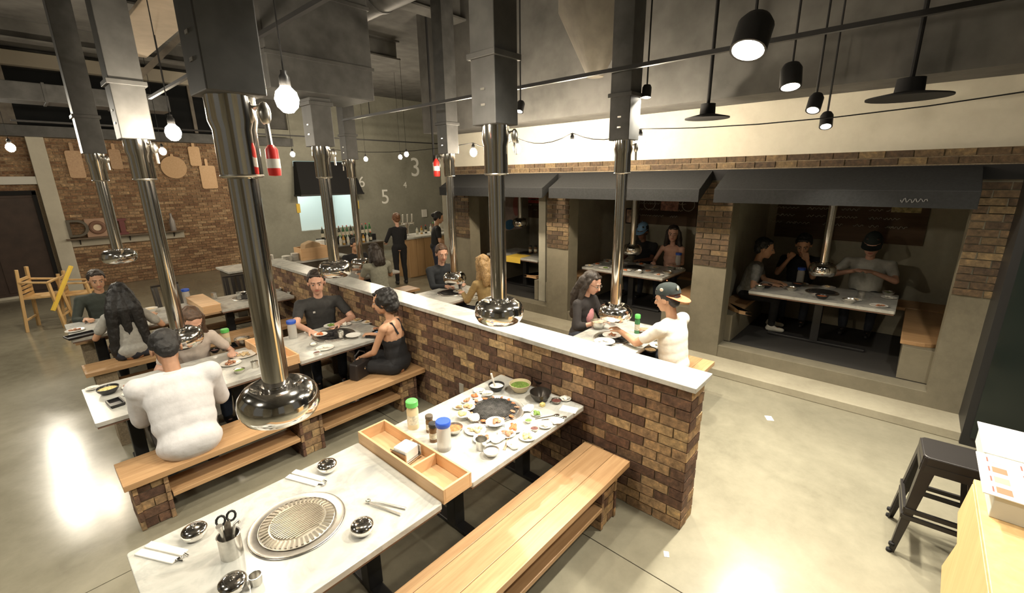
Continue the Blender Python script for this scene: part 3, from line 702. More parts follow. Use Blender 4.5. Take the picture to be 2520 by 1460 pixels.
# ================================================================ BOOTH FURNITURE
def seat_block(poly, label, z0=PF, g='booth seats', base=None):
    t = thing('booth_seat', label, 'bench', (poly[0][0], poly[0][1], z0), 0, g)
    P = [(a-poly[0][0], b-poly[0][1]) for a, b in poly]
    cx = sum(a for a, b in P)/len(P); cy = sum(b for a, b in P)/len(P)
    Q = [(cx+(a-cx)*.94, cy+(b-cy)*.88) for a, b in P] if not base else [(a-poly[0][0], b-poly[0][1]) for a, b in base]
    MB().prism(Q, 0, .40).build('concrete_base', CONC_D, t, bevel=.006)
    MB().prism(P, .40, .45).build('wooden_seat', OAK_Y, t, bevel=.006)
    return t
def rcorner(cx, cy, r, a0, a1, n=6): return [(cx+r*math.cos(math.radians(a0+(a1-a0)*k/n)), cy+r*math.sin(math.radians(a0+(a1-a0)*k/n))) for k in range(n+1)]
BT = [(.0, 1.64, -.62, 2.05, 'with three diners'), (2.93, 4.5, 2.2, 5.15, 'with the blue cap'), (5.55, 7.0, 5.32, 7.85, 'without diners')]
for i, (a, b, ya, yb, n) in enumerate(BT):
    table(6.93, 7.92, a, b, 'marble table in the booth ' + n, z=1.005, floor=PF, g='marble booth tables', cols=1)
    grill(7.45, (a+b)/2, 1.005, 'grill on the booth table ' + n, used=True, r=.2)
    # near side (towards smaller y), far side, and along the rear wall
    r = .30
    seat_block([(8.45, ya+.01), (8.45, a-.10), (6.76, a-.10)] + rcorner(6.76+r, ya+.08+r, r, 180, 270) + [(8.3, ya+.01)], 'oak topped seat at the right of the booth ' + n, base=[(8.40, ya+.01), (8.40, a-.13), (6.67, a-.13), (6.67, ya+.01)])
    seat_block([(8.45, b+.06), (8.45, yb-.01), (7.25, yb-.01)] + rcorner(6.82+.34, yb-.1-.34+.0, .34, 90, 180) + [(6.82, b+.06)], 'oak topped seat at the left of the booth ' + n, base=[(8.40, b+.10), (8.40, yb-.01), (6.67, yb-.01), (6.67, b+.10)])
    seat_block([(8.47, ya+.01), (9.0, ya+.01), (9.0, yb-.01), (8.47, yb-.01)], 'long oak topped seat along the rear of the booth ' + n)
def awning(y0, y1, label):
    t = thing('awning', label, 'awning', (FX, (y0+y1)/2, 2.56), 0, 'black awnings over the booths'); d = (y1-y0)/2
    xo = -.46
    MB().add([(-.02, -d, .13), (-.02, d, .13), (xo, d, -.10), (xo, -d, -.10), (-.02, -d, .12), (-.02, d, .12), (xo, d, -.11), (xo, -d, -.11)],
             [(0, 1, 2, 3), (7, 6, 5, 4), (0, 3, 7, 4), (1, 5, 6, 2), (3, 2, 6, 7), (0, 4, 5, 1)]).build('canopy', CANVAS, t)
    MB().box(xo-.006, xo+.004, -d, d, -.26, -.10).build('valance', CANVAS, t)
    for s in (-1, 1):
        MB().prism([(-.02, .12), (xo, -.10), (xo, -.26), (-.02, -.02)], s*d-.004, s*d+.004, 'y').build('side_flap', CANVAS, t)
    MB().bar((xo+.01, -d, -.105), (xo+.01, d, -.105), .02, .02).build('front_rod', BLACK, t)
    return t
aw = awning(-.40, 1.93, 'wide black awning over the booth with three diners'); awning(2.12, 4.52, 'black awning over the booth with the blue cap'); awning(4.66, 7.3, 'black awning over the empty booth')
# faint script on the first valance (illegible in the photo: chalk strokes only)
def scribble(m, x, y, z, w, h, seed, sx=-1, r=.004, loops=7):
    rr = random.Random(seed); P = []
    for k in range(loops*6+1):
        u = k/(loops*6); P.append((x, y-sx*-w*u, z + h*.5*math.sin(k*2*PI/6+rr.uniform(-.5, .5))*rr.uniform(.5, 1)))
    m.tube(P, r, 4)
m = MB(); scribble(m, -.468, -.82, -.19, -.2, .05, 3, r=.0035, loops=5); m.build('script_mark', simple('faded_script', (.16, .16, .16), .9), aw)
# menu boards on the rear wall
def menu_board(px0, py0, px1, py1, zt, label, seed, photo=None):
    a = at_x(px0, py0, 9.42); b = at_x(px1, py1, 9.42); y0, y1, z0 = b.y, a.y, min(a.z, b.z)
    t = thing('menu_board', label, 'menu board', (9.43, (y0+y1)/2, (z0+zt)/2)); d = (y1-y0)/2; h = (zt-z0)/2
    MB().box(-.02, .018, -d, d, -h, h).build('board', SIGNB, t, bevel=.003)
    rr = random.Random(seed)
    m = MB(); z = h-.12
    while z > -h+.16:
        y = d-.1
        while y > -d+.2:
            w = rr.uniform(.10, .26); scribble(m, -.024, y, z, -w, .045, rr.random(), r=.004, loops=max(2, int(w/.05))); y -= w+.06
        z -= .13
    m.build('chalk_lines', CHALK, t)
    for (yy, zz, sy, sz, mat) in (photo or []):
        MB().box(-.026, -.02, yy-sy, yy+sy, zz-sz, zz+sz).build('food_picture', mat, t)
    return t, d, h
FOODP = simple('food_print', (.60, .33, .26), .6, var=.6, scale=18)
FOODG = simple('salad_print', (.50, .42, .20), .6, var=.6, scale=18)
menu_board(1905, 578, 2270, 606, 2.42, 'wide brown chalk menu board behind the three diners', 4, [(-.75, .12, .18, .07, FOODG)])
t, d, h = menu_board(1572, 550, 1712, 558, 2.42, 'brown chalk menu board behind the blue cap', 5, [(-.05, .02, .19, .13, FOODP)])
for yy in (.40, -.45):
    o = MB().torus((0, 0, 0), .13, .007, 24, 6).build('chalk_circle', CHALK, t); o.rotation_euler = (0, PI/2, 0); o.location = (-.025, yy, .03)
menu_board(1283, 534, 1347, 530, 2.42, 'small brown menu board with red lines in the empty booth', 6, [(0, .12, .35, .05, simple('red_print', (.55, .10, .08), .7, var=.5, scale=40)), (0, .0, .35, .04, simple('red_print', (.5, .1, .1), .7))])
def pole(px, py, y, label):
    pass
# steel posts in the booths, framed picture, posters
for px, yy in ((2040, None), (1565, None)):
    p = at_x(px, 560, 9.22)
    o = MB().box(p.x-.03, p.x+.03, p.y-.03, p.y+.03, PF, 2.86).build('steel_post', simple('grey_post_paint', (.22, .20, .16), .5), bevel=.004)
    tag(o, 'grey steel post standing before the menu board of the booth ' + ('with three diners' if px > 2000 else 'with the blue cap'), 'post')
p = at_x(1554, 532, 9.4)
t = thing('framed_picture', 'small framed picture of a dish beside the menu board', 'picture', p)
MB().box(-.02, .01, -.13, .13, -.17, .17).build('frame', BLACKM, t, bevel=.004); MB().box(-.026, -.02, -.105, .105, -.145, .145).build('print', simple('dish_print', (.62, .45, .35), .5, var=.6, scale=14), t)
t = thing('wall_poster', 'pink and white poster with a blue patch in the empty booth', 'poster', (8.75, 7.845, 1.72))
MB().box(-.36, .36, -.012, 0, -.42, .55).build('sheet', simple('pink_white_poster', (.74, .62, .60), .6, var=.35, scale=3), t)
MB().ell((-.12, -.014, -.28), (.2, .006, .13)).build('blue_patch', simple('blue_print', (.10, .32, .62), .6), t); MB().ell((.14, -.014, .18), (.13, .006, .26)).build('pink_figure', simple('pink_print', (.70, .30, .30), .6), t)
t = thing('poster_strip', 'narrow pink poster strip on the side wall of the booth with three diners', 'poster', (6.86, 2.05, 1.72))  # plain unlit poster sheet on the partition
MB().box(-.10, .10, -.014, 0, -.42, .60).build('sheet', simple('pink_strip', (.72, .24, .20), .5, var=.5, scale=8), t)
MB().box(-.07, .07, -.018, -.013, -.1, .1).build('white_patch', WHITE, t)
# ================================================================ TABLEWARE
def food(name, col, var=.5): return simple('food_'+name, col, .65, var=var, scale=60, bmp=.6)
F_MEAT = food('meat', (.42, .20, .11)); F_RICE = food('rice', (.80, .77, .68), .08); F_SALAD = food('salad', (.16, .26, .05)); F_KIM = food('kimchi', (.55, .16, .05))
F_EGG = food('egg', (.72, .56, .22)); F_SOUP = food('soup', (.46, .32, .16)); F_SAUCE = food('sauce', (.13, .04, .03)); F_NOOD = food('noodle', (.62, .47, .27))
def bowl(p, label, mat, fmat=None, r=.065, h=.05, spoon=False, g=None, cat='bowl'):
    t = thing('bowl', label, cat, lift(p, r), random.uniform(0, 6), g)
    MB().lathe([(0, 0), (r*.55, 0), (r*.6, .004), (r*.9, h*.6), (r, h), (r*.95, h), (r*.84, h*.6), (r*.5, .008), (0, .007)], 26).build('shell', mat, t, smooth=True)
    if fmat: MB().lathe([(0, h*.86), (r*.45, h*.84), (r*.86, h*.70), (r*.8, h*.55), (0, h*.5)], 18).build('contents', fmat, t, smooth=True)
    if spoon:
        MB().tube([(r*.2, 0, h*.8), (r*.5, 0, h*1.6), (r*.9, 0, h*3.4)], [.012, .008, .009], 8).build('spoon', CERAM, t, smooth=True)
    return t
def plate(p, label, fmat=None, r=.085, mat=None, g=None, bits=7):
    t = thing('plate', label, 'plate', lift(p, r), random.uniform(0, 6), g)
    MB().lathe([(0, 0), (r*.6, 0), (r*.7, .004), (r, .014), (r*.98, .017), (r*.66, .008), (0, .007)], 26).build('dish', mat or CERAM, t, smooth=True)
    if fmat:
        m = MB()
        for k in range(bits):
            a = random.uniform(0, 6.28); q = random.uniform(0, r*.5)
            m.ell((q*math.cos(a), q*math.sin(a), .016+random.uniform(0, .008)), (random.uniform(.014, .028), random.uniform(.012, .02), random.uniform(.007, .013)), Matrix.Rotation(a, 3, 'Z'), 8, 5)
        m.build('serving', fmat, t, smooth=True)
    return t
def cup(p, label, r=.036, h=.075, mat=None, g=None):
    t = thing('steel_cup', label, 'cup', lift(p, r), 0, g)
    MB().lathe([(0, 0), (r*.82, 0), (r*.86, .004), (r, h), (r*.96, h), (r*.82, .008), (0, .007)], 22).build('body', mat or CHROME_B, t, smooth=True)
    MB().torus((0, 0, h), r*.98, .0022, 22, 6).build('rim', mat or CHROME, t, smooth=True)
    return t
def steel_bowl_inverted(p, label, r=.062, g='covered steel bowls'):
    t = thing('steel_rice_bowl', label, 'bowl', lift(p, r), random.uniform(0, 6), g)
    MB().lathe([(0, 0), (r*.7, 0), (r*.95, .02), (r, .04), (r*.98, .043)], 28).build('base', CHROME, t, smooth=True)
    MB().lathe([(r*1.02, .041), (r*1.02, .047), (r*.9, .058), (r*.5, .066), (r*.14, .068), (r*.12, .078), (0, .08)], 28).build('lid', CHROME, t, smooth=True)
    return t
def sauce_bottle(p, label, capm, liquid, r=.036, h=.17, g=None):
    t = thing('sauce_bottle', label, 'bottle', lift(p, r), 0, g)
    MB().lathe([(0, 0), (r, 0), (r, h*.66), (r*.86, h*.76), (r*.8, h*.8), (0, h*.8)], 22).build('body', liquid, t, smooth=True)
    c = MB().lathe([(0, h*.8), (r*1.05, h*.8), (r*1.05, h*.97), (r*.9, h), (0, h)], 22).build('cap', capm, t, smooth=True)
    MB().lathe([(r*1.005, h*.18), (r*1.005, h*.5)], 22).build('paper_label', simple('bottle_label', (.62, .58, .46), .6, var=.3, scale=40), t, smooth=True)
    return t
def jug(p, label, g=None):
    t = thing('water_bottle', label, 'bottle', lift(p, .05), 0, g)
    MB().lathe([(0, 0), (.047, 0), (.05, .01), (.05, .15), (.046, .17), (.046, .19), (0, .19)], 24).build('body', CLEARP, t, smooth=True)
    MB().lathe([(0, .188), (.052, .188), (.055, .195), (.055, .222), (.05, .228), (0, .228)], 24).build('lid', BLUEP, t, smooth=True)
    return t
def chopstick_set(p, rz, label, g='paper wrapped chopsticks'):
    t = thing('chopstick_set', label, 'chopsticks', p, rz, g)
    for s in (-1, 1):
        MB().box(-.125, .125, s*.026-.020, s*.026+.020, 0, .010).build('paper_sleeve', WHITE, t, bevel=.003)
        MB().tube([(.11, s*.026, .005), (.16, s*.016, .005)], .004, 6).build('steel_tip', CHROME, t, smooth=True)
    return t
def tongs(p, rz, label):
    t = thing('tongs', label, 'tongs', p, rz, 'steel tongs')
    MB().tube([(-.12, 0, .012), (-.10, .012, .012), (0, .018, .01), (.12, .026, .006)], [.006, .006, .006, .008], 8).build('arm', CHROME_B, t, smooth=True)
    MB().tube([(-.12, 0, .012), (-.10, -.012, .012), (0, -.018, .01), (.12, -.026, .006)], [.006, .006, .006, .008], 8).build('arm', CHROME_B, t, smooth=True)
    MB().ell((-.125, 0, .014), (.018, .016, .012)).build('hinge', CHROME, t, smooth=True)
    return t
def utensil_can(p, label):
    t = thing('utensil_canister', label, 'canister', p)
    r, h = .052, .125
    MB().lathe([(0, 0), (r, 0), (r, h), (r+.003, h+.002), (r-.003, h), (r-.003, .01), (0, .01)], 28).build('can', CHROME_B, t, smooth=True)
    s = MB().bar((.0, .0, .02), (.01, .02, .19), .03, .008).build('scissors_blade', STEEL_D, t)
    m = MB()
    for dx in (-.024, .024): 
        P = [(.01+dx+.02*math.cos(a), .02+.004, .205+.028*math.sin(a)) for a in [k*PI/5 for k in range(11)]]; m.tube(P, .006, 6)
    m.build('scissors_handle', BLACK, s, smooth=True)
    MB().tube([(-.02, -.01, .02), (-.028, -.02, .17), (-.034, -.024, .215)], [.008, .008, .016], 8).build('tongs_arm', CHROME_B, t, smooth=True)
    MB().tube([(-.005, -.02, .02), (.03, -.03, .19), (.05, -.035, .20), (.05, -.035, .185)], .007, 8).build('ladle_arm', CHROME_B, t, smooth=True)
    return t
def tray(p, rz, label, sx=.10, sy=.06, mat=BLKCER, fmat=None, g=None):
    t = thing('serving_tray', label, 'tray', lift(p, sx), rz, g)
    MB().box(-sx, sx, -sy, sy, 0, .008).build('base', mat, t, bevel=.003)
    m = MB()
    for s in (-1, 1): m.box(-sx, sx, s*sy-.005, s*sy+.005, .008, .028); m.box(s*sx-.005, s*sx+.005, -sy, sy, .008, .028)
    m.build('rim', mat, t)
    if fmat:
        m = MB()
        for k in range(9): m.ell((random.uniform(-sx*.7, sx*.7), random.uniform(-sy*.65, sy*.65), .018), (.022, .015, .012), Matrix.Rotation(random.uniform(0, 3), 3, 'Z'), 8, 5)
        m.build('serving', fmat, t, smooth=True)
    return t
def glass(p, label, liq=None, r=.034, h=.12, g=None):
    t = thing('drinking_glass', label, 'glass', lift(p, r), 0, g)
    MB().lathe([(0, 0), (r*.8, 0), (r, h), (r*.93, h), (r*.76, .01), (0, .01)], 20).build('tumbler', GLASS, t, smooth=True)
    if liq: MB().lathe([(0, .011), (r*.75, .011), (r*.88, h*.7), (0, h*.7)], 20).build('drink', liq, t, smooth=True)
    return t
P_ = lambda px, py, z=TZ: at_z(px, py, z)
# ---- near table, clean end
steel_bowl_inverted(P_(807, 1158), 'lidded steel rice bowl beside the napkin pair nearest the pine box')
steel_bowl_inverted(P_(482, 1322), 'lidded steel rice bowl between canister and table corner')
steel_bowl_inverted(P_(893, 1310), 'lidded steel rice bowl beside the clean grill and tongs')
steel_bowl_inverted(P_(575, 1452), 'lidded steel rice bowl at the bench side of the canister')
cup(P_(618, 1440), 'small steel cup beside the lidded bowl at the bench side', .03, .05)
chopstick_set(P_(752, 1178), math.radians(-68), 'paper wrapped chopstick pair beside the bowl near the pine box')
chopstick_set(P_(398, 1362), math.radians(-62), 'paper wrapped chopstick pair at the free table corner')
for q, l in (((798, 1195), 'tiny steel rest beside the chopsticks near the pine box'), ((442, 1378), 'tiny steel rest beside the chopsticks at the free corner')):
    o = MB().ell((0, 0, .008), (.02, .009, .008)).build('chopstick_rest', CHROME, smooth=True); o.location = P_(*q); tag(o, l, 'chopstick rest')
tongs(P_(950, 1250), math.radians(-68), 'steel tongs lying beside the clean grill')
utensil_can(P_(572, 1365), 'steel canister holding scissors and tongs beside the clean grill')
# ---- pine box contents
t = thing('napkin_holder', 'steel holder full of white napkins standing in the pine box', 'napkin holder', (1.50, 2.36, TZ+.012), math.radians(10))
MB().box(-.075, .075, -.075, .075, 0, .012).box(-.075, -.068, -.075, .075, .012, .085).box(.068, .075, -.075, .075, .012, .085).build('case', CHROME, t, bevel=.006)
MB().box(-.062, .062, -.06, .06, .012, .098).build('napkins', WHITE, t, bevel=.012)
# ---- near table, used end
sauce_bottle(P_(1018, 1052), 'tall green capped sauce bottle beside the open pine box', GREENP, simple('pale_sauce', (.62, .52, .33), .3), .045, .235)
sauce_bottle(P_(1068, 1085), 'black capped soy bottle beside the blue lidded jug', BLACK, simple('soy_bottle', (.16, .09, .04), .2), .032, .15)
sauce_bottle(P_(1058, 1062), 'small brown capped bottle behind the soy bottle', simple('brown_cap', (.10, .075, .05), .5), simple('soy_bottle', (.16, .09, .04), .2), .028, .14)
jug(P_(1094, 1105), 'clear water jug with a blue lid before the used grill')
bowl(P_(1222, 960), 'black bowl of rice with a white spoon sticking up', BLKCER, F_RICE, .075, .055, True)
bowl(P_(1280, 962), 'pale bowl heaped with green salad', simple('cream_ware', (.66, .56, .36), .4), F_SALAD, .10, .075)
bowl(P_(1334, 945), 'black bowl with a green vegetable at the wall side', BLKCER, F_SALAD, .085, .055)
bowl(P_(1330, 985), 'dark covered pot with a yellow scrap beside the grill', simple('dark_pot', (.05, .042, .035), .25, .5), None, .095, .08)
o = MB().box(-.02, .02, -.018, .018, 0, .03).build('egg_cube', F_EGG, bevel=.005); o.location = P_(1335, 1000); tag(o, 'yellow egg cube beside the dark covered pot', 'food')
bowl(P_(1368, 992), 'small bowl of dark red sauce at the corner side of the pot', STEEL_D, F_SAUCE, .045, .03)
bowl(P_(1315, 1060), 'little dish of red sauce at the bench side of the used table', CERAM, F_SAUCE, .035, .025)
bowl(P_(1300, 1040), 'little dish of green relish beside the red sauce', CERAM, F_SALAD, .032, .024)
plate(P_(1180, 965), 'small white plate with pale pickles beside the rice bowl', F_RICE, .055)
plate(P_(1150, 990), 'small plate of mixed banchan at the far edge', F_MEAT, .05); plate(P_(1128, 1005), 'small plate of mushrooms at the far edge', F_SOUP, .045)
plate(P_(1165, 982), 'small plate with reddish greens beside the banchan', F_KIM, .05)
bowl(P_(1118, 1065), 'steel bowl of orange kimchi behind the blue lidded jug', CHROME_B, F_KIM, .07, .05)
plate(P_(1160, 1062), 'plate of fried noodles before the used grill', F_NOOD, .085, bits=12)
plate(P_(1140, 1030), 'small plate of yellow egg roll left of the used grill', F_EGG, .06)
plate(P_(1215, 1050), 'white plate with grilled pork before the used grill', F_MEAT, .075, bits=10)
plate(P_(1262, 1055), 'white plate of orange prawns before the used grill', F_KIM, .08, bits=10)
cup(P_(1185, 1105), 'steel cup with scraps standing before the noodles', .042, .08); bowl(P_(1193, 1110), 'steel bowl with a crumpled wrapper at the bench edge', CHROME_B, WHITE, .06, .04)
for k, (q, l) in enumerate((((1225, 1085), 'large crumpled white napkin before the used grill'), ((1262, 1098), 'flat crumpled napkin at the bench edge of the used table'), ((1370, 1040), 'white napkin lying beside the spoons'), ((1300, 1010), 'folded napkin at the rim of the used grill'), ((1155, 1035), 'white napkin tucked at the left of the used grill'))):
    m = MB().ell((0, 0, .012), (.06, .045, .014), None, 18, 9)
    for v in m.v: v += Vector((noise.noise(v*30+Vector((k, 0, 0)))*.014, noise.noise(v*30+Vector((0, k, 5)))*.014, abs(noise.noise(v*38+Vector((k, 9, 0))))*.02))
    o = m.build('crumpled_napkin', WHITE, smooth=True); o.location = lift(P_(*q), .045); o.rotation_euler = (0, 0, k*1.1); tag(o, l, 'napkin')
for q, rz, l in (((1345, 1028), -30, 'steel spoon lying nearest the dark pot'), ((1362, 1032), -35, 'steel spoon lying beside the white napkin'), ((1250, 1090), 30, 'wooden chopsticks resting on the crumpled napkins')):
    m = MB().tube([(-.1, 0, .006), (.05, 0, .006), (.07, 0, .008)], .0035, 6)
    if 'spoon' in l: m.ell((.09, 0, .007), (.024, .016, .004))
    else: m.tube([(-.1, .012, .006), (.1, .012, .006)], .0035, 6)
    o = m.build('spoon' if 'spoon' in l else 'chopsticks', CHROME if 'spoon' in l else OAK_X, smooth=True); o.location = P_(*q); o.rotation_euler = (0, 0, math.radians(rz)); tag(o, l, 'cutlery')
# scraps of meat around the used grill: individual pieces
for k in range(16):
    a = k/16*2*PI; r = .20+random.uniform(-.03, .02)
    o = MB().ell((0, 0, .006), (random.uniform(.018, .032), random.uniform(.01, .018), .007), None, 10, 6).build('meat_scrap', F_MEAT if k % 3 else F_KIM, smooth=True)
    o.location = (2.37+r*math.cos(a), 2.365+r*math.sin(a), TZ+.016); o.rotation_euler = (0, 0, random.uniform(0, 3)); tag(o, ('red marinated', 'browned pork', 'charred beef')[k % 3] + ' scrap on the rim of the used grill', 'food', 'meat scraps on the used grill')
p = P_(1400, 1008)
t = thing('receipt_card', 'small white bill card at the corner of the used table', 'card', p, .3)
MB().box(-.05, .05, -.07, .07, 0, .003).build('card', WHITE, t)
for q, l, f, r in (((1200, 978), 'small dish of sliced garlic behind the used grill', F_RICE, .05), ((1138, 1018), 'small dish of brown sprouts left of the used grill', F_SOUP, .055), ((1235, 1062), 'plate of torn pork skin before the used grill', F_MEAT, .07), ((1290, 1062), 'plate with yellow pancake pieces before the prawns', F_EGG, .07), ((1178, 1078), 'plate of glazed pork beside the noodles', F_MEAT, .07), ((1390, 985), 'small dish of radish at the wall corner', F_RICE, .05), ((1320, 1022), 'small dish of pickled leaves beside the spoons', F_SALAD, .045), ((1345, 1048), 'white side plate at the bench edge', F_RICE, .06)):
    plate(P_(*q), l, f, r, bits=9)
# ---- second row, left end (man in the white shirt)
bowl(P_(268, 968), 'black bowl with yellow soup before the white shirted man', BLKCER, F_EGG, .085, .06)
tray(P_(285, 995), .1, 'black phone-sized tray lying by the table edge', .045, .085)
plate(P_(228, 958), 'small plate of white napkins at the table corner', WHITE, .055); plate(P_(318, 955), 'plate of red kimchi before the white shirted man', F_KIM, .07); bowl(P_(322, 975), 'white dish with onion rings beside the white shirt', CERAM, F_RICE, .06, .035)
plate(P_(600, 875), 'big plate of fried food right of the white shirt', F_NOOD, .13, bits=16); plate(P_(570, 895), 'plate of browned meat before the fried food', F_MEAT, .10, bits=12)
bowl(P_(590, 918), 'small steel bowl at the bench edge right of the white shirt', CHROME_B, F_SALAD, .055, .04); cup(P_(628, 905), 'steel cup beside the small steel bowl', .034, .07)
cup(P_(553, 862), 'steel cup behind the fried food', .036, .08); sauce_bottle(P_(556, 858)+Vector((.05, .12, 0)), 'green capped sauce bottle before the leaning woman', GREENP, simple('pale_sauce', (.62, .52, .33), .3), .042, .20)
bowl(P_(530, 868), 'dark sauce bowl near the leaning woman', BLKCER, F_SAUCE, .05, .04); bowl(P_(598, 850), 'steel pot of stew behind the fried food', STEEL_D, F_SOUP, .085, .09)
# ---- second row, right end
jug(P_(722, 832), 'clear water jug with a blue lid before the dark polo')
cfg = [(790, 830, 'plate of orange kimchi before the dark polo', F_KIM, .08), (815, 808, 'white plate of lettuce before the dark polo', F_SALAD, .09), (850, 800, 'plate of sliced onions beside the lettuce', F_RICE, .08),
       (878, 790, 'plate of mushrooms beside the half wall', F_SOUP, .085), (905, 795, 'plate of bean sprouts beside the half wall', F_NOOD, .08), (800, 858, 'long white plate of rice cakes at the bench edge', F_RICE, .10), (925, 812, 'plate of pink ham near the woman in black', F_MEAT, .06)]
for px, py, l, f, r in cfg: plate(P_(px, py), l, f, r, bits=10)
cup(P_(840, 835), 'steel cup beside the rice cakes', .037, .08); cup(P_(818, 832), 'dark sauce cup beside the steel cup', .03, .06, BLKCER); bowl(P_(772, 852), 'little steel dish beside the rice cakes', CHROME_B, F_RICE, .045, .03); bowl(P_(780, 872), 'little white dish at the bench edge by the pine box', CERAM, F_SAUCE, .04, .03)
tray(P_(925, 825), .5, 'dark tray with a blue packet near the woman in black', .12, .07, BLKCER, simple('blue_packet', (.25, .40, .62), .5))
plate(P_(870, 832), 'empty white oval plate before the woman in black', None, .09)
# ---- third row
plate(P_(185, 815), 'white dish at the end of the long-haired woman\'s table', F_MEAT, .10); tray(P_(200, 828), .2, 'black tray at the end of the long-haired woman\'s table', .14, .09)
sauce_bottle(P_(430, 728), 'green capped bottle before the closed pine box', GREENP, simple('pale_sauce', (.62, .52, .33), .3), .042, .2); jug(P_(462, 745), 'water jug with a blue lid beside the closed pine box')
plate(P_(445, 775), 'large white plate beside the closed pine box', F_RICE, .14); bowl(P_(372, 768), 'white bowl of food beside the long-haired woman', CERAM, F_NOOD, .09, .06); plate(P_(365, 800), 'white plate near the long-haired woman\'s elbow', F_RICE, .11)
cup(P_(528, 735), 'steel utensil cup beside the closed pine box', .045, .10); glass(P_(590, 740), 'clear tumbler right of the closed pine box')
for k, (px, py) in enumerate(((600, 728), (620, 735), (690, 715), (715, 722))): bowl(P_(px, py), 'small steel bowl on the table beyond the man in the dark polo', CHROME_B, None, .055, .04, g='small steel bowls beyond the polo')
# ---- beyond the half wall
Z = TZ
bowl(P_(1472, 808, Z), 'tall steel pot before the woman in glasses', CHROME_B, F_NOOD, .10, .10); plate(P_(1505, 832, Z), 'white plate of meat before the woman in glasses', F_MEAT, .11); plate(P_(1490, 845, Z), 'white tray-like plate beside the half wall', F_RICE, .12)
sauce_bottle(P_(1567, 820, Z), 'green glass bottle beside the low chrome hood', GREENP, simple('green_glass_bottle', (.06, .22, .09), .1), .032, .24)
bowl(P_(1600, 865, Z), 'black tray of side dishes before the cap man', BLKCER, F_SOUP, .07, .03); plate(P_(1620, 852, Z), 'white plate before the cap man', F_RICE, .10); cup(P_(1575, 852, Z), 'small white cup beside the cap man\'s arm', .03, .06, CERAM)
plate(P_(1490, 856, Z), 'green leaf plate behind the marble cap', F_SALAD, .08)
for px, py, l, f in ((1145, 728, 'plate of meat before the dark sweater', F_MEAT), (1130, 722, 'plate of noodles before the dark sweater', F_NOOD), (1165, 735, 'plate of rice before the blond diner', F_RICE)): plate(P_(px, py, Z), l, f, .10, bits=12)
glass(P_(1133, 712, Z), 'tumbler of dark cola before the dark sweater', F_SAUCE, .036, .13)
plate((5.0, 8.12, TZ), 'white plate before the grey shirted diner', F_RICE, .12)
# ---- booth tables
def booth_set(a, b, n, seed):
    r = random.Random(seed); k = 0
    fm = [F_MEAT, F_RICE, F_KIM, F_SALAD, F_NOOD, F_SOUP]
    words = ['grilled meat', 'rice', 'kimchi', 'salad', 'noodles', 'stew']
    spots = [(x, y) for x in (7.08, 7.28, 7.62, 7.80) for y in [a+.12+(b-a-.24)*j/4 for j in range(5)]]
    for x, y in spots:
        if r.random() < .08 or (abs(x-7.45) < .25 and abs(y-(a+b)/2) < .24): continue
        x += r.uniform(-.05, .05); y += r.uniform(-.06, .06); w = k % 6
        if r.random() < .5: plate((x, y, 1.005), 'plate of %s on the booth table %s' % (words[w], n), fm[w], r.uniform(.08, .11), g='dishes in the booth '+n)
        else: bowl((x, y, 1.005), '%s bowl of %s on the booth table %s' % (('black', 'steel')[k % 2], words[w], n), (BLKCER, CHROME_B)[k % 2], fm[w], r.uniform(.06, .085), .05, g='dishes in the booth '+n)
        k += 1
booth_set(.0, 1.64, 'with three diners', 11); booth_set(2.93, 4.5, 'with the blue cap', 12)
jug(at_z(1968, 694, 1.005), 'water jug with a blue lid in the booth with three diners'); jug(at_z(1668, 652, 1.005), 'water jug with a blue lid in the booth with the blue cap')
cup(at_z(2118, 735, 1.005), 'steel cup at the front edge in the booth with three diners', .045, .09)
for px in (1305, 1318, 1335):
    sauce_bottle(at_z(px, 625, 1.005), 'small dark sauce bottle standing in the empty booth', BLACK, simple('soy_bottle', (.16, .09, .04), .2), .035, .16, g='sauce bottles in the empty booth')
t = thing('folded_cloth', 'yellow folded cloth hanging over the empty booth table edge', 'cloth', (6.93, 6.2, 1.005))
MB().box(-.012, .34, -.2, .2, .001, .008).box(-.014, -.006, -.2, .2, -.12, .008).build('cloth', YELL, t, bevel=.003)
# ================================================================ BACK OF THE ROOM
a = at_y(165, 598, BY-.14); b = at_y(455, 575, BY-.14)
t = thing('wall_shelf', 'thin wooden shelf with letters on the brick wall', 'shelf', ((a.x+b.x)/2, BY-.12, 1.28)); w = (b.x-a.x)/2
MB().box(-w, w, -.12, .11, -.02, .02).build('board', wood_mat('old_shelf_wood', (.10, .07, .045), (.17, .12, .075)), t, bevel=.003)
for s in (-.8, .0, .8): MB().prism([(.11, -.02), (-.10, -.02), (.11, -.2)], s*w-.01, s*w+.01, 'x').build('bracket', BLACK, t)
MB().box(-w, w, .06, .11, -.20, -.02).build('pale_ledge', simple('pale_ledge_paint', (.40, .37, .30), .8), t)
p = at_y(192, 566, BY-.14); o = text_obj('letter_block', 'D', .62, .05, simple('dark_tin', (.10, .085, .06), .5)); o.location = (p.x, BY-.14, 1.30+.215); o.rotation_euler = (PI/2, 0, 0); tag(o, 'dark letter D standing on the wall shelf', 'letter')
p = at_y(240, 562, BY-.14); t = thing('square_letter_sign', 'pale square frame with a round letter O on the wall shelf', 'letter', (p.x, BY-.14, 1.30))
MB().box(-.22, .22, -.02, .05, 0, .46).build('panel', simple('pinkish_panel', (.42, .27, .19), .7), t, bevel=.006)
o = MB().torus((0, 0, 0), .125, .045, 26, 8).build('ring', simple('brown_ring', (.22, .12, .08), .6), t, smooth=True); o.rotation_euler = (PI/2, 0, 0); o.location = (0, -.03, .23)
MB().cyl((0, -.024, .23), (0, -.015, .23), .10, n=24).build('pale_disc', simple('cream_disc', (.75, .64, .48), .6), t)
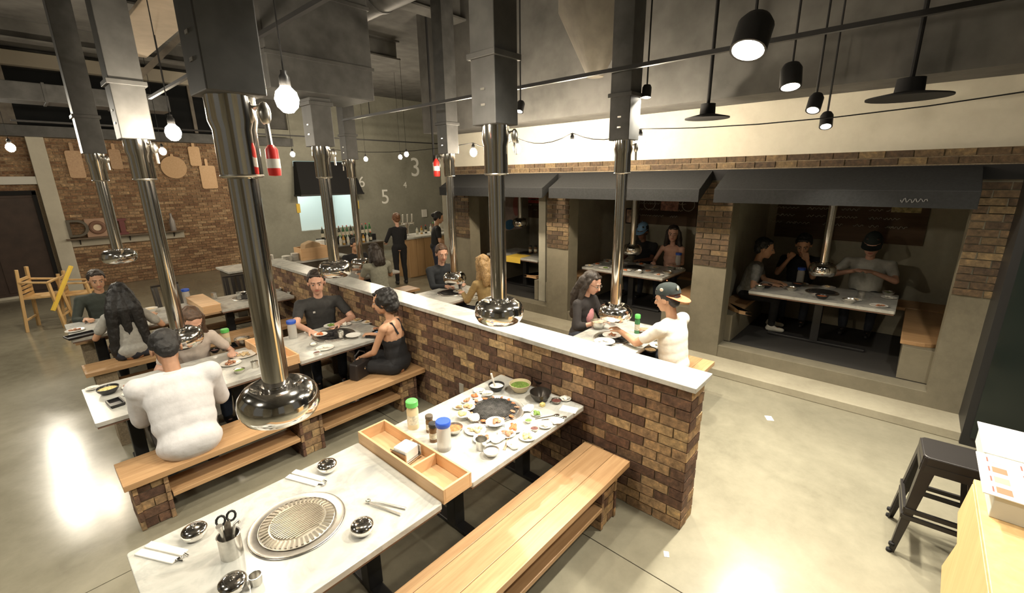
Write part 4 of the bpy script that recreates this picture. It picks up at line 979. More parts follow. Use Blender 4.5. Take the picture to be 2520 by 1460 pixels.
p = at_y(302, 562, BY-.14); t = thing('letter_block', 'dark red letter I block on the wall shelf', 'letter', (p.x, BY-.14, 1.30))
MB().box(-.10, .10, -.05, .05, 0, .06).box(-.055, .055, -.05, .05, .06, .36).box(-.10, .10, -.05, .05, .36, .42).build('letter_body', simple('dark_red_tin', (.16, .045, .045), .6), t, bevel=.004)
p = at_y(425, 555, BY-.14); t = thing('shelf_bottle', 'grey bottle shape standing at the shelf end', 'bottle', (p.x, BY-.14, 1.30))
MB().lathe([(0, 0), (.07, 0), (.07, .28), (.03, .38), (.03, .48), (0, .48)], 18).build('body', simple('grey_bottle', (.27, .25, .24), .3), t, smooth=True)
# wooden cutting boards hung on the brick
CB = [(183, 395, .15, .42, 'long'), (283, 385, .12, .32, 'small'), (362, 425, .10, .45, 'narrow paddle'), (428, 412, .36, .36, 'round'), (478, 378, .14, .34, 'oblong'), (512, 428, .20, .42, 'pale handled')]
for k, (px, py, w, h, n) in enumerate(CB):
    p = at_y(px, py, BY-.035); t = thing('cutting_board', '%s wooden cutting board hanging on the brick wall' % n, 'cutting board', p, 0, 'cutting boards on the brick wall')
    mt = PINE_Y if k in (3, 4, 5) else OAK_Y
    if n == 'round':
        MB().cyl((0, -.012, 0), (0, .012, 0), .30, n=32).build('board', mt, t)
    else:
        MB().prism(rrect(-w, w, -h, h*.55, .05), -.012, .012, 'y').build('board', mt, t, bevel=.004)
    MB().prism(rrect(-.035, .035, h*.5, h*1.0, .03), -.011, .011, 'y').build('handle', mt, t)
# stacked wooden high chairs by the door
def high_chair(p, rz, label, H=.9):
    t = thing('wooden_high_chair', label, 'high chair', p, rz, 'wooden high chairs by the door'); w = .24
    for sx in (-1, 1):
        for sy in (-1, 1):
            MB().bar((sx*w, sy*.26, 0), (sx*w*.8, sy*.18, H if sy > 0 else H*.78), .045, .045).build('leg', PLY, t, bevel=.004)
    for k in range(5): MB().box(-w*.82, w*.82, .17, .195, H*.55+k*.075, H*.55+k*.075+.05).build('back_slat', PLY, t, bevel=.003)
    MB().box(-w*.85, w*.85, -.2, .2, H*.52, H*.55).build('seat', PLY, t, bevel=.004)
    for sx in (-1, 1): MB().bar((sx*w*.85, -.2, H*.76), (sx*w*.85, .2, H*.80), .05, .03).build('arm_rail', PLY, t, bevel=.004)
    for sy in (-1, 1): MB().bar((-w*.95, sy*.235, .22), (w*.95, sy*.235, .22), .035, .03).build('stretcher', PLY, t, bevel=.003)
    MB().bar((-w*.85, -.2, H*.77), (w*.85, -.2, H*.77), .05, .03).build('front_rail', PLY, t, bevel=.004)
    return t
high_chair((.12, 11.95, 0), math.radians(70), 'honey wooden high chair standing on the floor by the brown door', 1.15)
high_chair((.62, 12.3, 0), math.radians(75), 'honey wooden high chair behind the first one', .95)
tag(MB().bar(at_y(130, 765, 11.6), at_y(175, 655, 11.9), .05, .05).build('yellow_strap', YELL, bevel=.004), 'yellow folding bar leaning across the wooden high chair', 'bar')
# dark slatted chairs of the last row
def slat_chair(p, rz, label):
    t = thing('slatted_chair', label, 'chair', p, rz, 'dark slatted metal chairs')
    for sx in (-.19, .19):
        MB().bar((sx*1.1, -.2, 0), (sx, -.17, .45), .03, .03).build('leg', BLACKP, t); MB().bar((sx*1.1, .24, 0), (sx, .18, .45), .03, .03).build('leg', BLACKP, t)
        MB().bar((sx, .18, .45), (sx, .26, .88), .03, .03).build('back_post', BLACKP, t)
    MB().box(-.2, .2, -.2, .2, .44, .47).build('seat', BLACKP, t, bevel=.006)
    for k in range(4): x = -.14+k*.093; MB().bar((x, .19, .50), (x, .25, .86), .05, .012).build('back_slat', BLACKP, t)
    MB().bar((-.2, .26, .88), (.2, .26, .88), .05, .03).build('top_rail', BLACKP, t)
    return t
slat_chair((1.62, 9.45, 0), math.radians(8), 'dark slatted metal chair beside the long-haired woman\'s table')
slat_chair((2.62, 9.30, 0), math.radians(-6), 'dark slatted metal chair behind the closed pine box')
# service counter behind the half wall
t = thing('service_counter', 'dark service counter beyond the end of the half wall', 'counter', (3.75, 10.1, 0))
MB().box(-1.1, 1.3, -.35, .35, 0, .90).build('cabinet', simple('dark_counter', (.09, .075, .055), .6), t, bevel=.006)
MB().box(-1.15, 1.35, -.4, .4, .90, .94).build('counter_top', MARBLE, t, bevel=.004)
p = at_y(775, 640, 9.85)
t = thing('pine_crate', 'pale pine crate standing on the service counter', 'crate', (p.x, 9.95, .94))
for s in (-1, 1): MB().box(-.30, .30, s*.2-.01, s*.2+.01, 0, .26).build('side', PINE_X, t, bevel=.003)
for s in (-1, 1): MB().box(s*.30-.01, s*.30+.01, -.19, .19, 0, .26).build('end', PINE_Y, t, bevel=.003)
MB().box(-.29, .29, -.19, .19, 0, .02).build('bottom', PINE_X, t)
t = thing('paper_bags', 'brown paper bag of goods standing in the pine crate', 'bag', (p.x-.02, 9.95, .97))
m = MB().prism([(-.22, 0), (.22, 0), (.18, .30), (.02, .36), (-.16, .30)], -.12, .12, 'y')
m.build('bag', simple('kraft_paper', (.45, .32, .19), .9), t, bevel=.02)
for k, (px, py, l) in enumerate(((634, 612, 'first'), (656, 600, 'tall'), (678, 610, 'low'), (700, 605, 'wide'), (722, 598, 'last'))):
    q = at_y(px, py, 9.95); t = thing('plate_stack', '%s stack of white dishes on the service counter' % l, 'plates', (q.x, 9.95, .94))
    for j in range((6, 12, 5, 8, 10)[k]): MB().lathe([(0, 0), (.06, 0), (.09, .012), (.087, .015), (0, .006)], 20).build('dish', CERAM, t, smooth=True).location = (0, 0, j*.016)
for px, py, h, l in ((795, 575, .30, 'tall white plastic tub on the service counter'), (822, 580, .20, 'short white plastic tub on the service counter')):
    q = at_y(px, py, 10.1); t = thing('plastic_tub', l, 'tub', (q.x, 10.30, .94))
    MB().lathe([(0, 0), (.09, 0), (.10, h), (.105, h), (.105, h+.03), (0, h+.03)], 20).build('body', CERAM, t, smooth=True)
# ---- bar
bar = thing('bar_counter', 'light wooden bar counter behind the two standing staff', 'bar', (8.7, 10.35, 0))
for k in range(14): MB().box(-1.72+k*.25, -1.72+k*.25+.243, -.36, -.33, .02, 1.06).build('front_board', BARWOOD, bar, bevel=.003)
MB().box(-1.72, 1.8, -.33, .3, 0, 1.06).build('carcass', BARWOOD, bar); MB().box(-1.78, 1.85, -.42, .36, 1.06, 1.11).build('counter_top', MARBLE, bar, bevel=.005)
t = thing('bar_tap_tower', 'chrome beer tap tower with three white handles on the bar', 'beer taps', (7.25, 10.4, 1.11))
MB().cyl((-.0, 0, 0), (0, 0, .34), .04).cyl((-.22, 0, .34), (.22, 0, .34), .035).build('tower', CHROME, t, smooth=True)
for x in (-.15, 0, .15):
    h = MB().cyl((x, -.03, .36), (x, -.05, .58), .014, .02).build('tap_handle', CERAM, t, smooth=True); MB().tube([(x, -.03, .34), (x, -.1, .33), (x, -.1, .27)], .012).build('spout', CHROME, t, smooth=True)
bs = thing('bottle_counter', 'dark back counter carrying rows of bottles beside the bar', 'counter', (6.05, 11.2, 0))
MB().box(-.75, .85, -.1, .55, 0, .92).build('cabinet', simple('dark_counter', (.09, .075, .055), .6), bs); MB().box(-.78, .88, -.14, .56, .92, .95).build('lower_top', simple('steel_counter', (.3, .3, .29), .3, .8), bs); MB().box(-.75, .85, .25, .55, .95, 1.12).build('upper_step', BLACKM, bs)
GL = [simple('bottle_dark', (.025, .03, .02), .12), simple('bottle_green', (.03, .12, .04), .12), simple('bottle_brown', (.12, .05, .02), .12), simple('bottle_clear', (.55, .56, .50), .1), simple('bottle_amber', (.45, .25, .05), .12)]
CAPS = [REDP, GREENP, CERAM, simple('pink_foil', (.6, .25, .22), .4), BLACK]
def bottle(p, gi, ci, h, label, g):
    t = thing('bottle', label, 'bottle', p, 0, g); r = .036
    MB().lathe([(0, 0), (r, 0), (r, h*.58), (r*.75, h*.68), (r*.36, h*.78), (r*.36, h*.92), (0, h*.92)], 14).build('body', GL[gi], t, smooth=True)
    MB().lathe([(0, h*.9), (r*.42, h*.9), (r*.42, h), (0, h)], 12).build('cap', CAPS[ci], t, smooth=True)
    MB().lathe([(r*1.01, h*.15), (r*1.01, h*.45)], 14).build('label', simple('bottle_label', (.62, .58, .46), .6), t, smooth=True)
rb = random.Random(8)
gw = ['black glass', 'green glass', 'brown glass', 'clear glass', 'amber glass']; cw = ['red', 'green', 'white', 'pink', 'black']
for k in range(13):
    gi, ci = rb.randrange(3), rb.randrange(5); bottle((5.40+k*.115, 11.55, 1.12), gi, ci, rb.uniform(.28, .33), '%s bottle with a %s cap on the upper step of the bottle counter' % (gw[gi], cw[ci]), 'bottles on the upper step')
for k in range(12):
    gi, ci = (3, 0, 2, 3, 4)[k % 5], rb.randrange(5); bottle((5.36+k*.115, 11.25+rb.uniform(-.04, .04), .95), gi, ci, rb.uniform(.22, .28), '%s bottle with a %s cap on the lower top of the bottle counter' % (gw[gi], cw[ci]), 'bottles on the lower top')
for k in range(6):
    gi, ci = (3, 4, 0, 3, 2)[k % 5], rb.randrange(5); bottle((7.55+k*.16, 10.40+rb.uniform(-.06, .06), 1.11), gi, ci, rb.uniform(.2, .3), '%s bottle with a %s cap standing on the wooden bar' % (gw[gi], cw[ci]), 'bottles on the wooden bar')
q = at_y(1044, 525, BY-.05); t = thing('wall_switch_box', 'small white box on the concrete wall above the bar', 'box', q); MB().box(-.12, .12, -.04, .03, -.16, .16).build('case', CERAM, t, bevel=.01)
q = at_y(1085, 553, 10.5); t = thing('coffee_machine', 'white drinks machine on the bar beside the standing man', 'drinks machine', (q.x, 10.5, 1.11))
MB().box(-.13, .13, -.15, .15, 0, .06).box(-.13, .13, .0, .15, .06, .34).box(-.13, .13, -.15, .15, .34, .48).build('body', CERAM, t, bevel=.012); MB().cyl((0, -.08, .28), (0, -.08, .34), .03).build('spout', CHROME, t)

# ================================================================ NEAR RIGHT CORNER
def metal_stool(p, rz, label, z0=0):
    t = thing('metal_stool', label, 'stool', p, rz, 'stacked black metal stools'); s = .155; H = .72; f = .215
    seat = MB().prism(rrect(-s, s, -s, s, .04), H-.012, H).build('seat', BLACKP, t, bevel=.006)
    for a, b in ((-1, 0), (1, 0), (0, -1), (0, 1)):
        m = MB(); 
        if a: m.box(a*s-.004, a*s+.004, -s+.02, s-.02, H-.06, H-.005)
        else: m.box(-s+.02, s-.02, b*s-.004, b*s+.004, H-.06, H-.005)
        m.build('apron', BLACKP, t)
    for a in (-1, 1):
        for b in (-1, 1):
            top = Vector((a*s*.95, b*s*.95, H-.01)); bot = Vector((a*f, b*f, 0))
            m = MB(); x = (bot-top)
            w0, w1 = .075, .028
            for dirv in (Vector((-a, 0, 0)), Vector((0, -b, 0))):
                n = Vector((0, b, 0)) if dirv.x else Vector((a, 0, 0)); th = n*.004
                vs = [top, top+dirv*w0, bot+dirv*w1, bot]; m.add([v+th for v in vs]+[v-th for v in vs], [(0, 1, 2, 3), (7, 6, 5, 4), (0, 4, 5, 1), (1, 5, 6, 2), (2, 6, 7, 3), (3, 7, 4, 0)])
            l = m.build('leg', BLACKP, t)
            MB().cyl(bot, bot+Vector((0, 0, .02)), .018, n=10).build('rubber_foot', BLACKM, l)
    k = .30; q = f+(s-f)*k/H
    for sgn in (-1, 1):
        MB().bar((sgn*q, -q, k), (sgn*q, q, k), .02, .03).build('foot_rail', BLACKP, t); MB().bar((-q, sgn*q, k), (q, sgn*q, k), .02, .03).build('foot_rail', BLACKP, t)
    return t
metal_stool((3.98, -.45, 0), math.radians(3), 'lower black metal stool of the stack beside the menu rack')
metal_stool((3.985, -.452, .055), math.radians(4), 'upper black metal stool of the stack beside the menu rack')
# stepped plywood menu rack
t = thing('menu_rack', 'stepped honey plywood rack holding laminated menus', 'rack', (3.15, -.45, 0))
saw = [(-1.0, 0), (.10, 0), (-.12, .34), (.10, .40), (-.12, .72), (.09, .78), (-.06, 1.06), (-1.0, 1.06)]
for y in (-.02, -.62): MB().prism(saw, y, y+.022, 'y').build('side_panel', PLY, t, bevel=.003)
MB().box(-1.0, -.98, -.60, -.02, 0, 1.06).build('back_panel', PLY, t)
for (x0, z0, x1, z1) in ((.05, .395, -.5, .30), (.03, .775, -.5, .68), (.05, .02, -.5, .02)): MB().bar((x0, -.31, z0), (x1, -.31, z1), .57, .02).build('shelf', PLY, t)
MB().box(-1.0, -.05, -.62, 0, 1.06, 1.085).build('rack_top', PLY, t, bevel=.004)
PRINT = simple('menu_print', (.50, .34, .30), .5, var=.75, scale=16)
def menu_card(p, rx, rz, label, sx=.19, sy=.27, pr=True):
    t = thing('menu_card', label, 'menu', p, rz, 'laminated menus on the rack'); t.rotation_euler = (rx, 0, rz)
    MB().box(-sx, sx, -sy, sy, 0, .006).build('card', WHITE, t, bevel=.002)
    if pr:
        rr = random.Random(2); pm = [simple('menu_photo_brown', (.36, .17, .10), .5), simple('menu_photo_red', (.50, .10, .08), .5), simple('menu_photo_tan', (.55, .38, .24), .5), simple('menu_photo_grey', (.42, .40, .38), .5)]
        MB().box(-sx+.02, sx-.02, -sy+.02, sy-.02, .006, .007).build('printed_sheet', simple('menu_sheet', (.70, .64, .58), .5), t)
        for a in range(4):
            for b in range(3):
                x = -sx+.06+a*(2*sx-.12)/3; y = -sy+.07+b*(2*sy-.14)/2
                MB().box(x-.028, x+.028, y-.030, y+.022, .007, .008).build('dish_photo', pm[rr.randrange(4)], t); MB().box(x-.028, x+.020, y+.030, y+.036, .007, .008).build('price_line', pm[1], t)
menu_card((2.97, -.63, 1.20), 0, 0, 'large printed menu card with red lines on the rack', .21, .19)
menu_card((3.40, -.66, 1.20), 0, 0, 'blank pale menu card lying behind the printed one', .20, .19, False)
m = thing('menu_stand', 'clear block under the menu cards on the rack', 'stand', (2.95, -.64, 1.085)); MB().box(-.18, .62, -.16, .16, 0, .115).build('block', simple('pale_stand', (.55, .56, .50), .4), m, bevel=.004)
# scraps of paper on the floor
for px, py, s, l in ((1893, 1030, .05, 'white paper scrap on the floor near the kerb'), (1640, 1365, .025, 'tiny paper scrap on the floor by the bench end')):
    m = MB().box(-s, s, -s*.7, s*.7, 0, .003)
    o = m.build('paper_scrap', WHITE); o.location = at_z(px, py, 0); o.rotation_euler = (0, 0, .5); tag(o, l, 'paper')
p = at_z(900, 930, .45)
t = thing('handbag', 'black leather handbag on the bench beside the woman in black', 'handbag', (p.x, p.y+.08, .45), .35)
MB().prism([(-.15, 0), (.15, 0), (.13, .19), (-.13, .19)], -.06, .06, 'y').build('bag_body', simple('black_leather', (.018, .015, .015), .4), t, bevel=.02, seg=3)
MB().tube([(-.09, 0, .18), (-.08, 0, .27), (0, 0, .31), (.08, 0, .27), (.09, 0, .18)], .008).build('strap', BLACK, t, smooth=True)
MB().ell((0, -.062, .11), (.018, .006, .018)).build('clasp', CHROME, t, smooth=True)
# ================================================================ PEOPLE
BLOBS = []
def blob(name, mb, mat, parent, voxel=.01, it=4, amp=0, freq=14, seed=0):
    me = bpy.data.meshes.new(name); me.from_pydata([tuple(v) for v in mb.v], [], mb.f)
    bm = bmesh.new(); bm.from_mesh(me); bmesh.ops.recalc_face_normals(bm, faces=bm.faces); bm.to_mesh(me); bm.free()
    me.materials.append(mat)
    o = bpy.data.objects.new(name, me); COL.objects.link(o); o.parent = parent
    r = o.modifiers.new('remesh', 'REMESH'); r.mode = 'VOXEL'; r.voxel_size = voxel; r.use_smooth_shade = True
    s = o.modifiers.new('smooth', 'SMOOTH'); s.factor = .5; s.iterations = it
    BLOBS.append((o, amp, freq, seed)); return o
def bake_blobs():
    dg = bpy.context.evaluated_depsgraph_get()
    done = []
    for o, amp, freq, seed in BLOBS: done.append(bpy.data.meshes.new_from_object(o.evaluated_get(dg)))
    for (o, amp, freq, seed), me in zip(BLOBS, done):
        mat = o.data.materials[0]
        o.modifiers.clear(); o.data = me; me.materials.clear(); me.materials.append(mat)
        if amp:
            off = Vector((seed*7.3, seed*3.1, seed*1.7)); st = Vector((freq, freq, freq*.6))
            nm = [v.normal.copy() for v in me.vertices]
            for v, n in zip(me.vertices, nm):
                q = Vector((v.co.x*st.x, v.co.y*st.y, v.co.z*st.z))+off
                v.co += n*amp*(noise.noise(q)+.5*noise.noise(q*2.3))
        me.polygons.foreach_set('use_smooth', [True]*len(me.polygons))
SKIN = {k: simple('skin_'+k, c, .55, var=.06, scale=20) for k, c in dict(fair=(.62, .36, .26), tan=(.50, .28, .17), brown=(.36, .19, .11), pink=(.62, .30, .23), dark=(.17, .085, .05)).items()}
HAIR = {k: simple('hair_'+k, c, .55, var=.4, scale=45, bmp=.4) for k, c in dict(black=(.012, .011, .011), dark=(.028, .02, .015), brown=(.075, .042, .024), auburn=(.16, .07, .03), blond=(.33, .21, .09)).items()}
def cloth(name, c, var=.12): return simple('cloth_'+name, c, .9, var=var, scale=26, bmp=.25)
EYEW = simple('eye_white', (.48, .44, .40), .4); EYED = simple('eye_dark', (.02, .013, .01), .2); LIP = simple('lips', (.42, .14, .11), .5)
def ik(S, T, l1, l2, pole):
    d = T-S; L = min(d.length, (l1+l2)*.995); dn = d.normalized(); T = S+dn*L
    a = (l1*l1-l2*l2+L*L)/(2*L); h = math.sqrt(max(l1*l1-a*a, 0))
    p = (pole - dn*pole.dot(dn)).normalized(); return S+dn*a+p*h, T
def person(label, loc, face, shirt, skin='fair', pants=None, hair='dark', style='short', seat=.45, floor=0, lean=8, head_pitch=5, head_yaw=0, side=0,
           L=None, Rr=None, s=1.0, fem=False, sleeve='short', stand=False, feet=None, shoes=None, voxel=.009, cap=None, puff=.0, shirt_len=.0, pose_L=(0, 0, -1), pose_R=(0, 0, -1), strap=False, hair_len=.35, hair_w=.10, grip=.5, extras=None, wide=1.0, hs=1.16, pole=(.55, -.55, -.75)):
    rz = math.radians(face)-PI/2; s *= 1.04; h = s*hs; wd = 1.15*wide
    t = thing('person', label, 'person', (loc[0], loc[1], floor), rz)
    W = Matrix.Translation((loc[0], loc[1], floor)) @ Matrix.Rotation(rz, 4, 'Z'); Wi = W.inverted()
    sk = SKIN[skin]; pants = pants or cloth('denim_dark', (.03, .035, .05)); shoes = shoes or simple('shoe_black', (.02, .02, .02), .5)
    sw = (.172 if fem else .215)*s*wide; hipw = (.10 if fem else .095)*s
    hip = Vector((0, 0, (.95*s if stand else seat+.105)))
    la = math.radians(lean); sd = math.radians(side)
    up = Vector((math.sin(sd), math.sin(la), math.cos(la)*math.cos(sd))).normalized(); rt = Vector((1, 0, 0)); rt = (rt-up*rt.dot(up)).normalized(); fw = up.cross(rt)
    M = Matrix((rt, fw, up)).transposed()
    pt = lambda a, b, c: hip + (rt*a + fw*b + up*c)*s
    neck = pt(0, -.005, .50)
    hy = math.radians(head_yaw); hp = math.radians(head_pitch)
    Mh = Matrix.Rotation(hy, 3, 'Z') @ Matrix.Rotation(-hp, 3, 'X'); hr, hf, hu = Mh.col[0], Mh.col[1], Mh.col[2]
    hc = neck + up*.080*s + hu*.105*h + hf*.025*s
    hp_ = lambda a, b, c: hc + (hr*a + hf*b + hu*c)*h
    B = MB()
    B.ell(pt(0, -.005, .30), ((.150 if not fem else .128)*s*wd, .108*s, .17*s), M); B.ell(pt(0, 0, .40), ((.165 if not fem else .14)*s*wd, .098*s, .10*s), M)
    B.ell(pt(0, 0, .13), ((.135 if not fem else .118)*s*wd, .105*s, .15*s), M); B.ell(pt(0, -.01, 0), ((.155 if not fem else .165)*s, .115*s, .12*s), M)
    B.capsule(pt(0, -.01, .46), hp_(0, -.02, -.05), .056*s if not fem else .047*s, .052*s if not fem else .044*s)
    # head
    B.ell(hp_(0, -.012, .030), (.076*h, .096*h, .088*h), Mh, 18, 12); B.ell(hp_(0, .024, -.035), (.060*h, .068*h, .078*h), Mh, 16, 10); B.ell(hp_(0, .052, -.088), (.030*h, .028*h, .024*h), Mh)
    B.capsule(hp_(0, .088, .008), hp_(0, .104, -.030), .009*h, .015*h, 8); B.capsule(hp_(-.03, .078, .022), hp_(.03, .078, .022), .013*h, .013*h, 8)
    for q in (-1, 1): B.ell(hp_(q*.078, -.008, -.008), (.010*h, .022*h, .032*h), Mh, 10, 7)
    J = {}
    for q, T, nm, pz in ((-1, L, 'L', pose_L), (1, Rr, 'R', pose_R)):
        S = pt(q*sw/s, 0, .435)
        if T is None: T = hip + Vector((q*.17, .36, .16))*s if not stand else hip+Vector((q*.24, .10, -.16))*s
        else: T = Wi @ Vector(T)
        E_, T = ik(S, T, .285*s, .255*s, Vector((q*pole[0], pole[1], pole[2])))
        B.capsule(S, E_, .052*s if not fem else .042*s, .042*s if not fem else .035*s); B.capsule(E_, T, .042*s if not fem else .035*s, .028*s if not fem else .024*s); B.ell(S, ((.052 if not fem else .045)*s,)*3); B.capsule(pt(q*.045, -.005, .455), S, .042*s, .046*s)
        # hand: palm, four fingers with knuckle bends, thumb
        d = (T-E_).normalized(); nrm = Vector(pz); nrm = (nrm-d*nrm.dot(d))
        nrm = nrm.normalized() if nrm.length > .1 else d.orthogonal().normalized()
        sdv = d.cross(nrm).normalized()*q
        hs = s*(.92 if fem else 1.0)
        pc = T+d*.048*hs
        Mp = Matrix((sdv, nrm, d)).transposed(); B.ell(pc, (.040*hs, .015*hs, .052*hs), Mp, 12, 8); B.capsule(T, pc, .025*hs, .026*hs)
        for k, fl_ in enumerate((.070, .080, .075, .058)):
            o = (k-1.5)*.0215; a0 = T+(d*.092 + sdv*o)*hs; spread = sdv*(k-1.5)*.10
            c1 = grip*.5+.1; c2 = grip*1.2+.2; c3 = grip*1.7+.3
            d1 = (d*math.cos(c1)+nrm*math.sin(c1)+spread).normalized(); d2 = (d*math.cos(c2)+nrm*math.sin(c2)).normalized(); d3 = (d*math.cos(c3)+nrm*math.sin(c3)).normalized()
            k1 = a0+d1*fl_*.45*hs; k2 = k1+d2*fl_*.32*hs; k3 = k2+d3*fl_*.25*hs
            B.capsule(a0-d*.02*hs, k1, .0098*hs, .009*hs, 8); B.capsule(k1, k2, .009*hs, .0082*hs, 8); B.capsule(k2, k3, .0082*hs, .0072*hs, 8)
        b0 = T+(d*.028-sdv*.030)*hs; b1 = b0+(d*.030-sdv*.026+nrm*.012)*hs; b2 = b1+(d*.032-sdv*.004+nrm*.014)*hs
        B.capsule(b0, b1, .0135*hs, .0115*hs, 8); B.capsule(b1, b2, .0115*hs, .009*hs, 8)
        J[nm] = (S, E_, T, d, pc, nrm)
    LG = []
    for q in (-1, 1):
        Hj = hip+Vector((q*hipw, 0, -.02*s))
        if stand: K = hip+Vector((q*.10*s, .03, -.45*s)); A = Vector((q*.11*s, -.02, .085*s))
        else:
            K = Hj+Vector((q*.06*s, .42*s, .0)); A = Vector((q*.14*s, .40*s, .085*s))
            if seat+.085 - .0 > .60*s: A.z = .1
            if feet is not None: A += Vector(feet)
        B.capsule(Hj, K, .085*s if not fem else .08*s, .056*s); B.capsule(K, A, .055*s, .036*s); B.capsule(A+Vector((0, -.02, -.035*s)), A+Vector((0, .14*s, -.05*s)), .036*s, .028*s)
        LG.append((Hj, K, A))
    blob('body', B, sk, t, voxel, 3)
    # eyes, mouth
    for q in (-1, 1):
        e = MB().ell(hp_(q*.030, .078, .000), (.0115*h, .010*h, .0058*h), Mh, 10, 7).build('eye', EYEW, t, smooth=True); MB().ell(hp_(q*.030, .0845, .000), (.0062*h, .005*h, .0062*h), Mh, 8, 6).build('iris', EYED, e, smooth=True)
        MB().capsule(hp_(q*.014, .090, .024), hp_(q*.046, .080, .027), .0045*h, .0035*h, 6).build('eyebrow', HAIR[hair if hair != 'blond' else 'brown'], t, smooth=True)
    MB().ell(hp_(0, .0865, -.058), (.022*h, .010*h, .007*h), Mh, 10, 6).build('lips', LIP, t, smooth=True)
    # shirt
    e = .014+puff; C = MB()
    if sleeve == 'none': C.ell(pt(0, 0, .25), (.122*s*wd+e, .104*s+e, .125*s), M, 20, 12)
    else:
        C.ell(pt(0, -.005, .31), ((.150 if not fem else .130)*s*wd+e, .108*s+e, .165*s+e*.4), M, 20, 12); C.ell(pt(0, 0, .40), ((.165 if not fem else .14)*s*wd+e*.8, .098*s+e*.9, .112*s), M, 20, 10)
    C.ell(pt(0, 0, .13), ((.138 if not fem else .118)*s*wd+e*1.1, .107*s+e*1.1, .16*s), M, 20, 12); C.ell(pt(0, -.012, .01), ((.150 if not fem else .160)*s+e, .112*s+e, .12*s+e*.4-.01), M, 20, 10)
    if sleeve != 'none': C.ell(pt(0, -.004, .22), ((.143 if not fem else .120)*s*wd+e, .106*s+e, .20*s), M, 20, 12)
    if shirt_len: C.ell(pt(0, -.02, -.03), (.165*s+e, .125*s+e, .10*s+shirt_len), M, 20, 10)
    if sleeve != 'none':
        C.capsule(pt(-.10*wide, 0, .46), pt(.10*wide, 0, .46), .058*s, .058*s)
        for nm in 'LR':
            S, E_, T = J[nm][:3]; b = E_ if sleeve != 'short' else S.lerp(E_, .62)
            C.ell(S, ((.060 if not fem else .052)*s+e*.7,)*3); C.capsule(pt((-.05 if nm == 'L' else .05), -.004, .45), S, .052*s+e*.5, (.058 if not fem else .050)*s+e*.6)
            C.capsule(S, b, .056*s+e*.7 if not fem else .048*s+e*.7, (.052 if sleeve == 'short' else .044)*s+e*.6)
            if sleeve == 'long': C.capsule(E_, E_.lerp(T, .92), .044*s+e*.5, .033*s+e*.4)
            if sleeve == 'rolled': C.capsule(E_, E_.lerp(T, .35), .046*s+e*.5, .042*s+e*.5)
    blob('shirt' if sleeve != 'none' else 'top', C, shirt, t, .011, 16, .005+puff*.06, 7, len(BLOBS))
    P = MB(); P.ell(pt(0, -.01, 0), (.162*s, .122*s, .118*s), M)
    for Hj, K, A in LG: P.capsule(Hj, K, .098*s, .070*s); P.capsule(K, A+Vector((0, 0, .02)), .068*s, .052*s)
    blob('trousers', P, pants, t, .014, 4, .006, 12, len(BLOBS))
    for Hj, K, A in LG:
        F = MB(); F.capsule(A+Vector((0, -.03, -.045*s)), A+Vector((0, .15*s, -.055*s)), .042*s, .034*s); F.capsule(A+Vector((0, -.02, -.02)), A+Vector((0, .03, -.03)), .045*s, .042*s)
        blob('shoe', F, shoes, t, .012, 2)
    # hair
    Hm = HAIR[hair]; Hb = MB()
    Hb.ell(hp_(0, -.026, .046), (.083*h, .096*h, .084*h), Mh, 18, 12); Hb.ell(hp_(0, -.062, .0), (.072*h, .055*h, .085*h), Mh)
    Hb.capsule(hp_(-.042, .050, .086), hp_(.042, .050, .086), .017*h, .017*h)
    am, fr = .006, 40
    if style == 'short':
        for q in (-1, 1): Hb.ell(hp_(q*.072, -.02, .03), (.014*h, .045*h, .04*h), Mh)
    elif style in ('long', 'wavy'):
        am, fr = (.010, 16) if style == 'wavy' else (.007, 22)
        for q in (-1, 0, 1):
            e0 = hp_(q*.045, -.075, .0); e1 = neck + rt*q*hair_w*.6*s - fw*.10*s + up*.02; e2 = e1 - Vector((0, 0, 1))*hair_len*s - fw*.02*s + rt*q*hair_w*.35*s
            Hb.capsule(e0, e1, .062*h, .066*h); Hb.capsule(e1, e2, .066*h, .040*h)
        for q in (-1, 1): Hb.capsule(hp_(q*.075, .0, .04), hp_(q*.085, -.02, -.10), .024*h, .034*h); Hb.capsule(hp_(q*.085, -.02, -.10), neck+rt*q*.12*h-up*.08*h-fw*.0, .034*h, .030*h)
    elif style == 'curly':
        am, fr = .018, 22
        Hb.ell(hp_(0, -.035, .025), (.105*h, .108*h, .10*h), Mh); Hb.ell(hp_(0, -.07, -.05), (.09*h, .07*h, .075*h), Mh)
    elif style == 'tied':
        Hb.ell(hp_(0, -.125, .03), (.04*h, .04*h, .045*h), Mh)
        for q in (-1, 1): Hb.ell(hp_(q*.074, -.01, .02), (.014*h, .05*h, .05*h), Mh)
    blob('hair', Hb, Hm, t, .0085, 2, am, fr, len(BLOBS))
    if cap:
        cm, bmM, back = cap
        sg = -1 if back else 1
        q = Matrix.Rotation(hy, 3, 'Z') @ Matrix.Rotation(-hp - math.radians(4)*sg, 3, 'X')
        c0 = hp_(0, -.020, .048)
        k = MB().lathe([(0, .108), (.03, .106), (.062, .092), (.086, .062), (.096, .025), (.098, -.004), (.093, -.006), (.088, .02), (0, .09)], 24, c=c0, M=q @ Matrix.Diagonal((s, 1.13*h, s))).build('cap_crown', cm, t, smooth=True)
        pr = []
        for a in range(13):
            an = math.radians(-78+156*a/12); pr.append((.090*math.sin(an), sg*(.095*math.cos(an)+.0)))
        for a in range(13):
            an = math.radians(78-156*a/12); pr.append((.088*math.sin(an), sg*(.108+.092*math.cos(an))))
        bmx = MB(); n = len(pr); qb = q @ Matrix.Rotation(math.radians(24 if back else -8), 3, 'X')
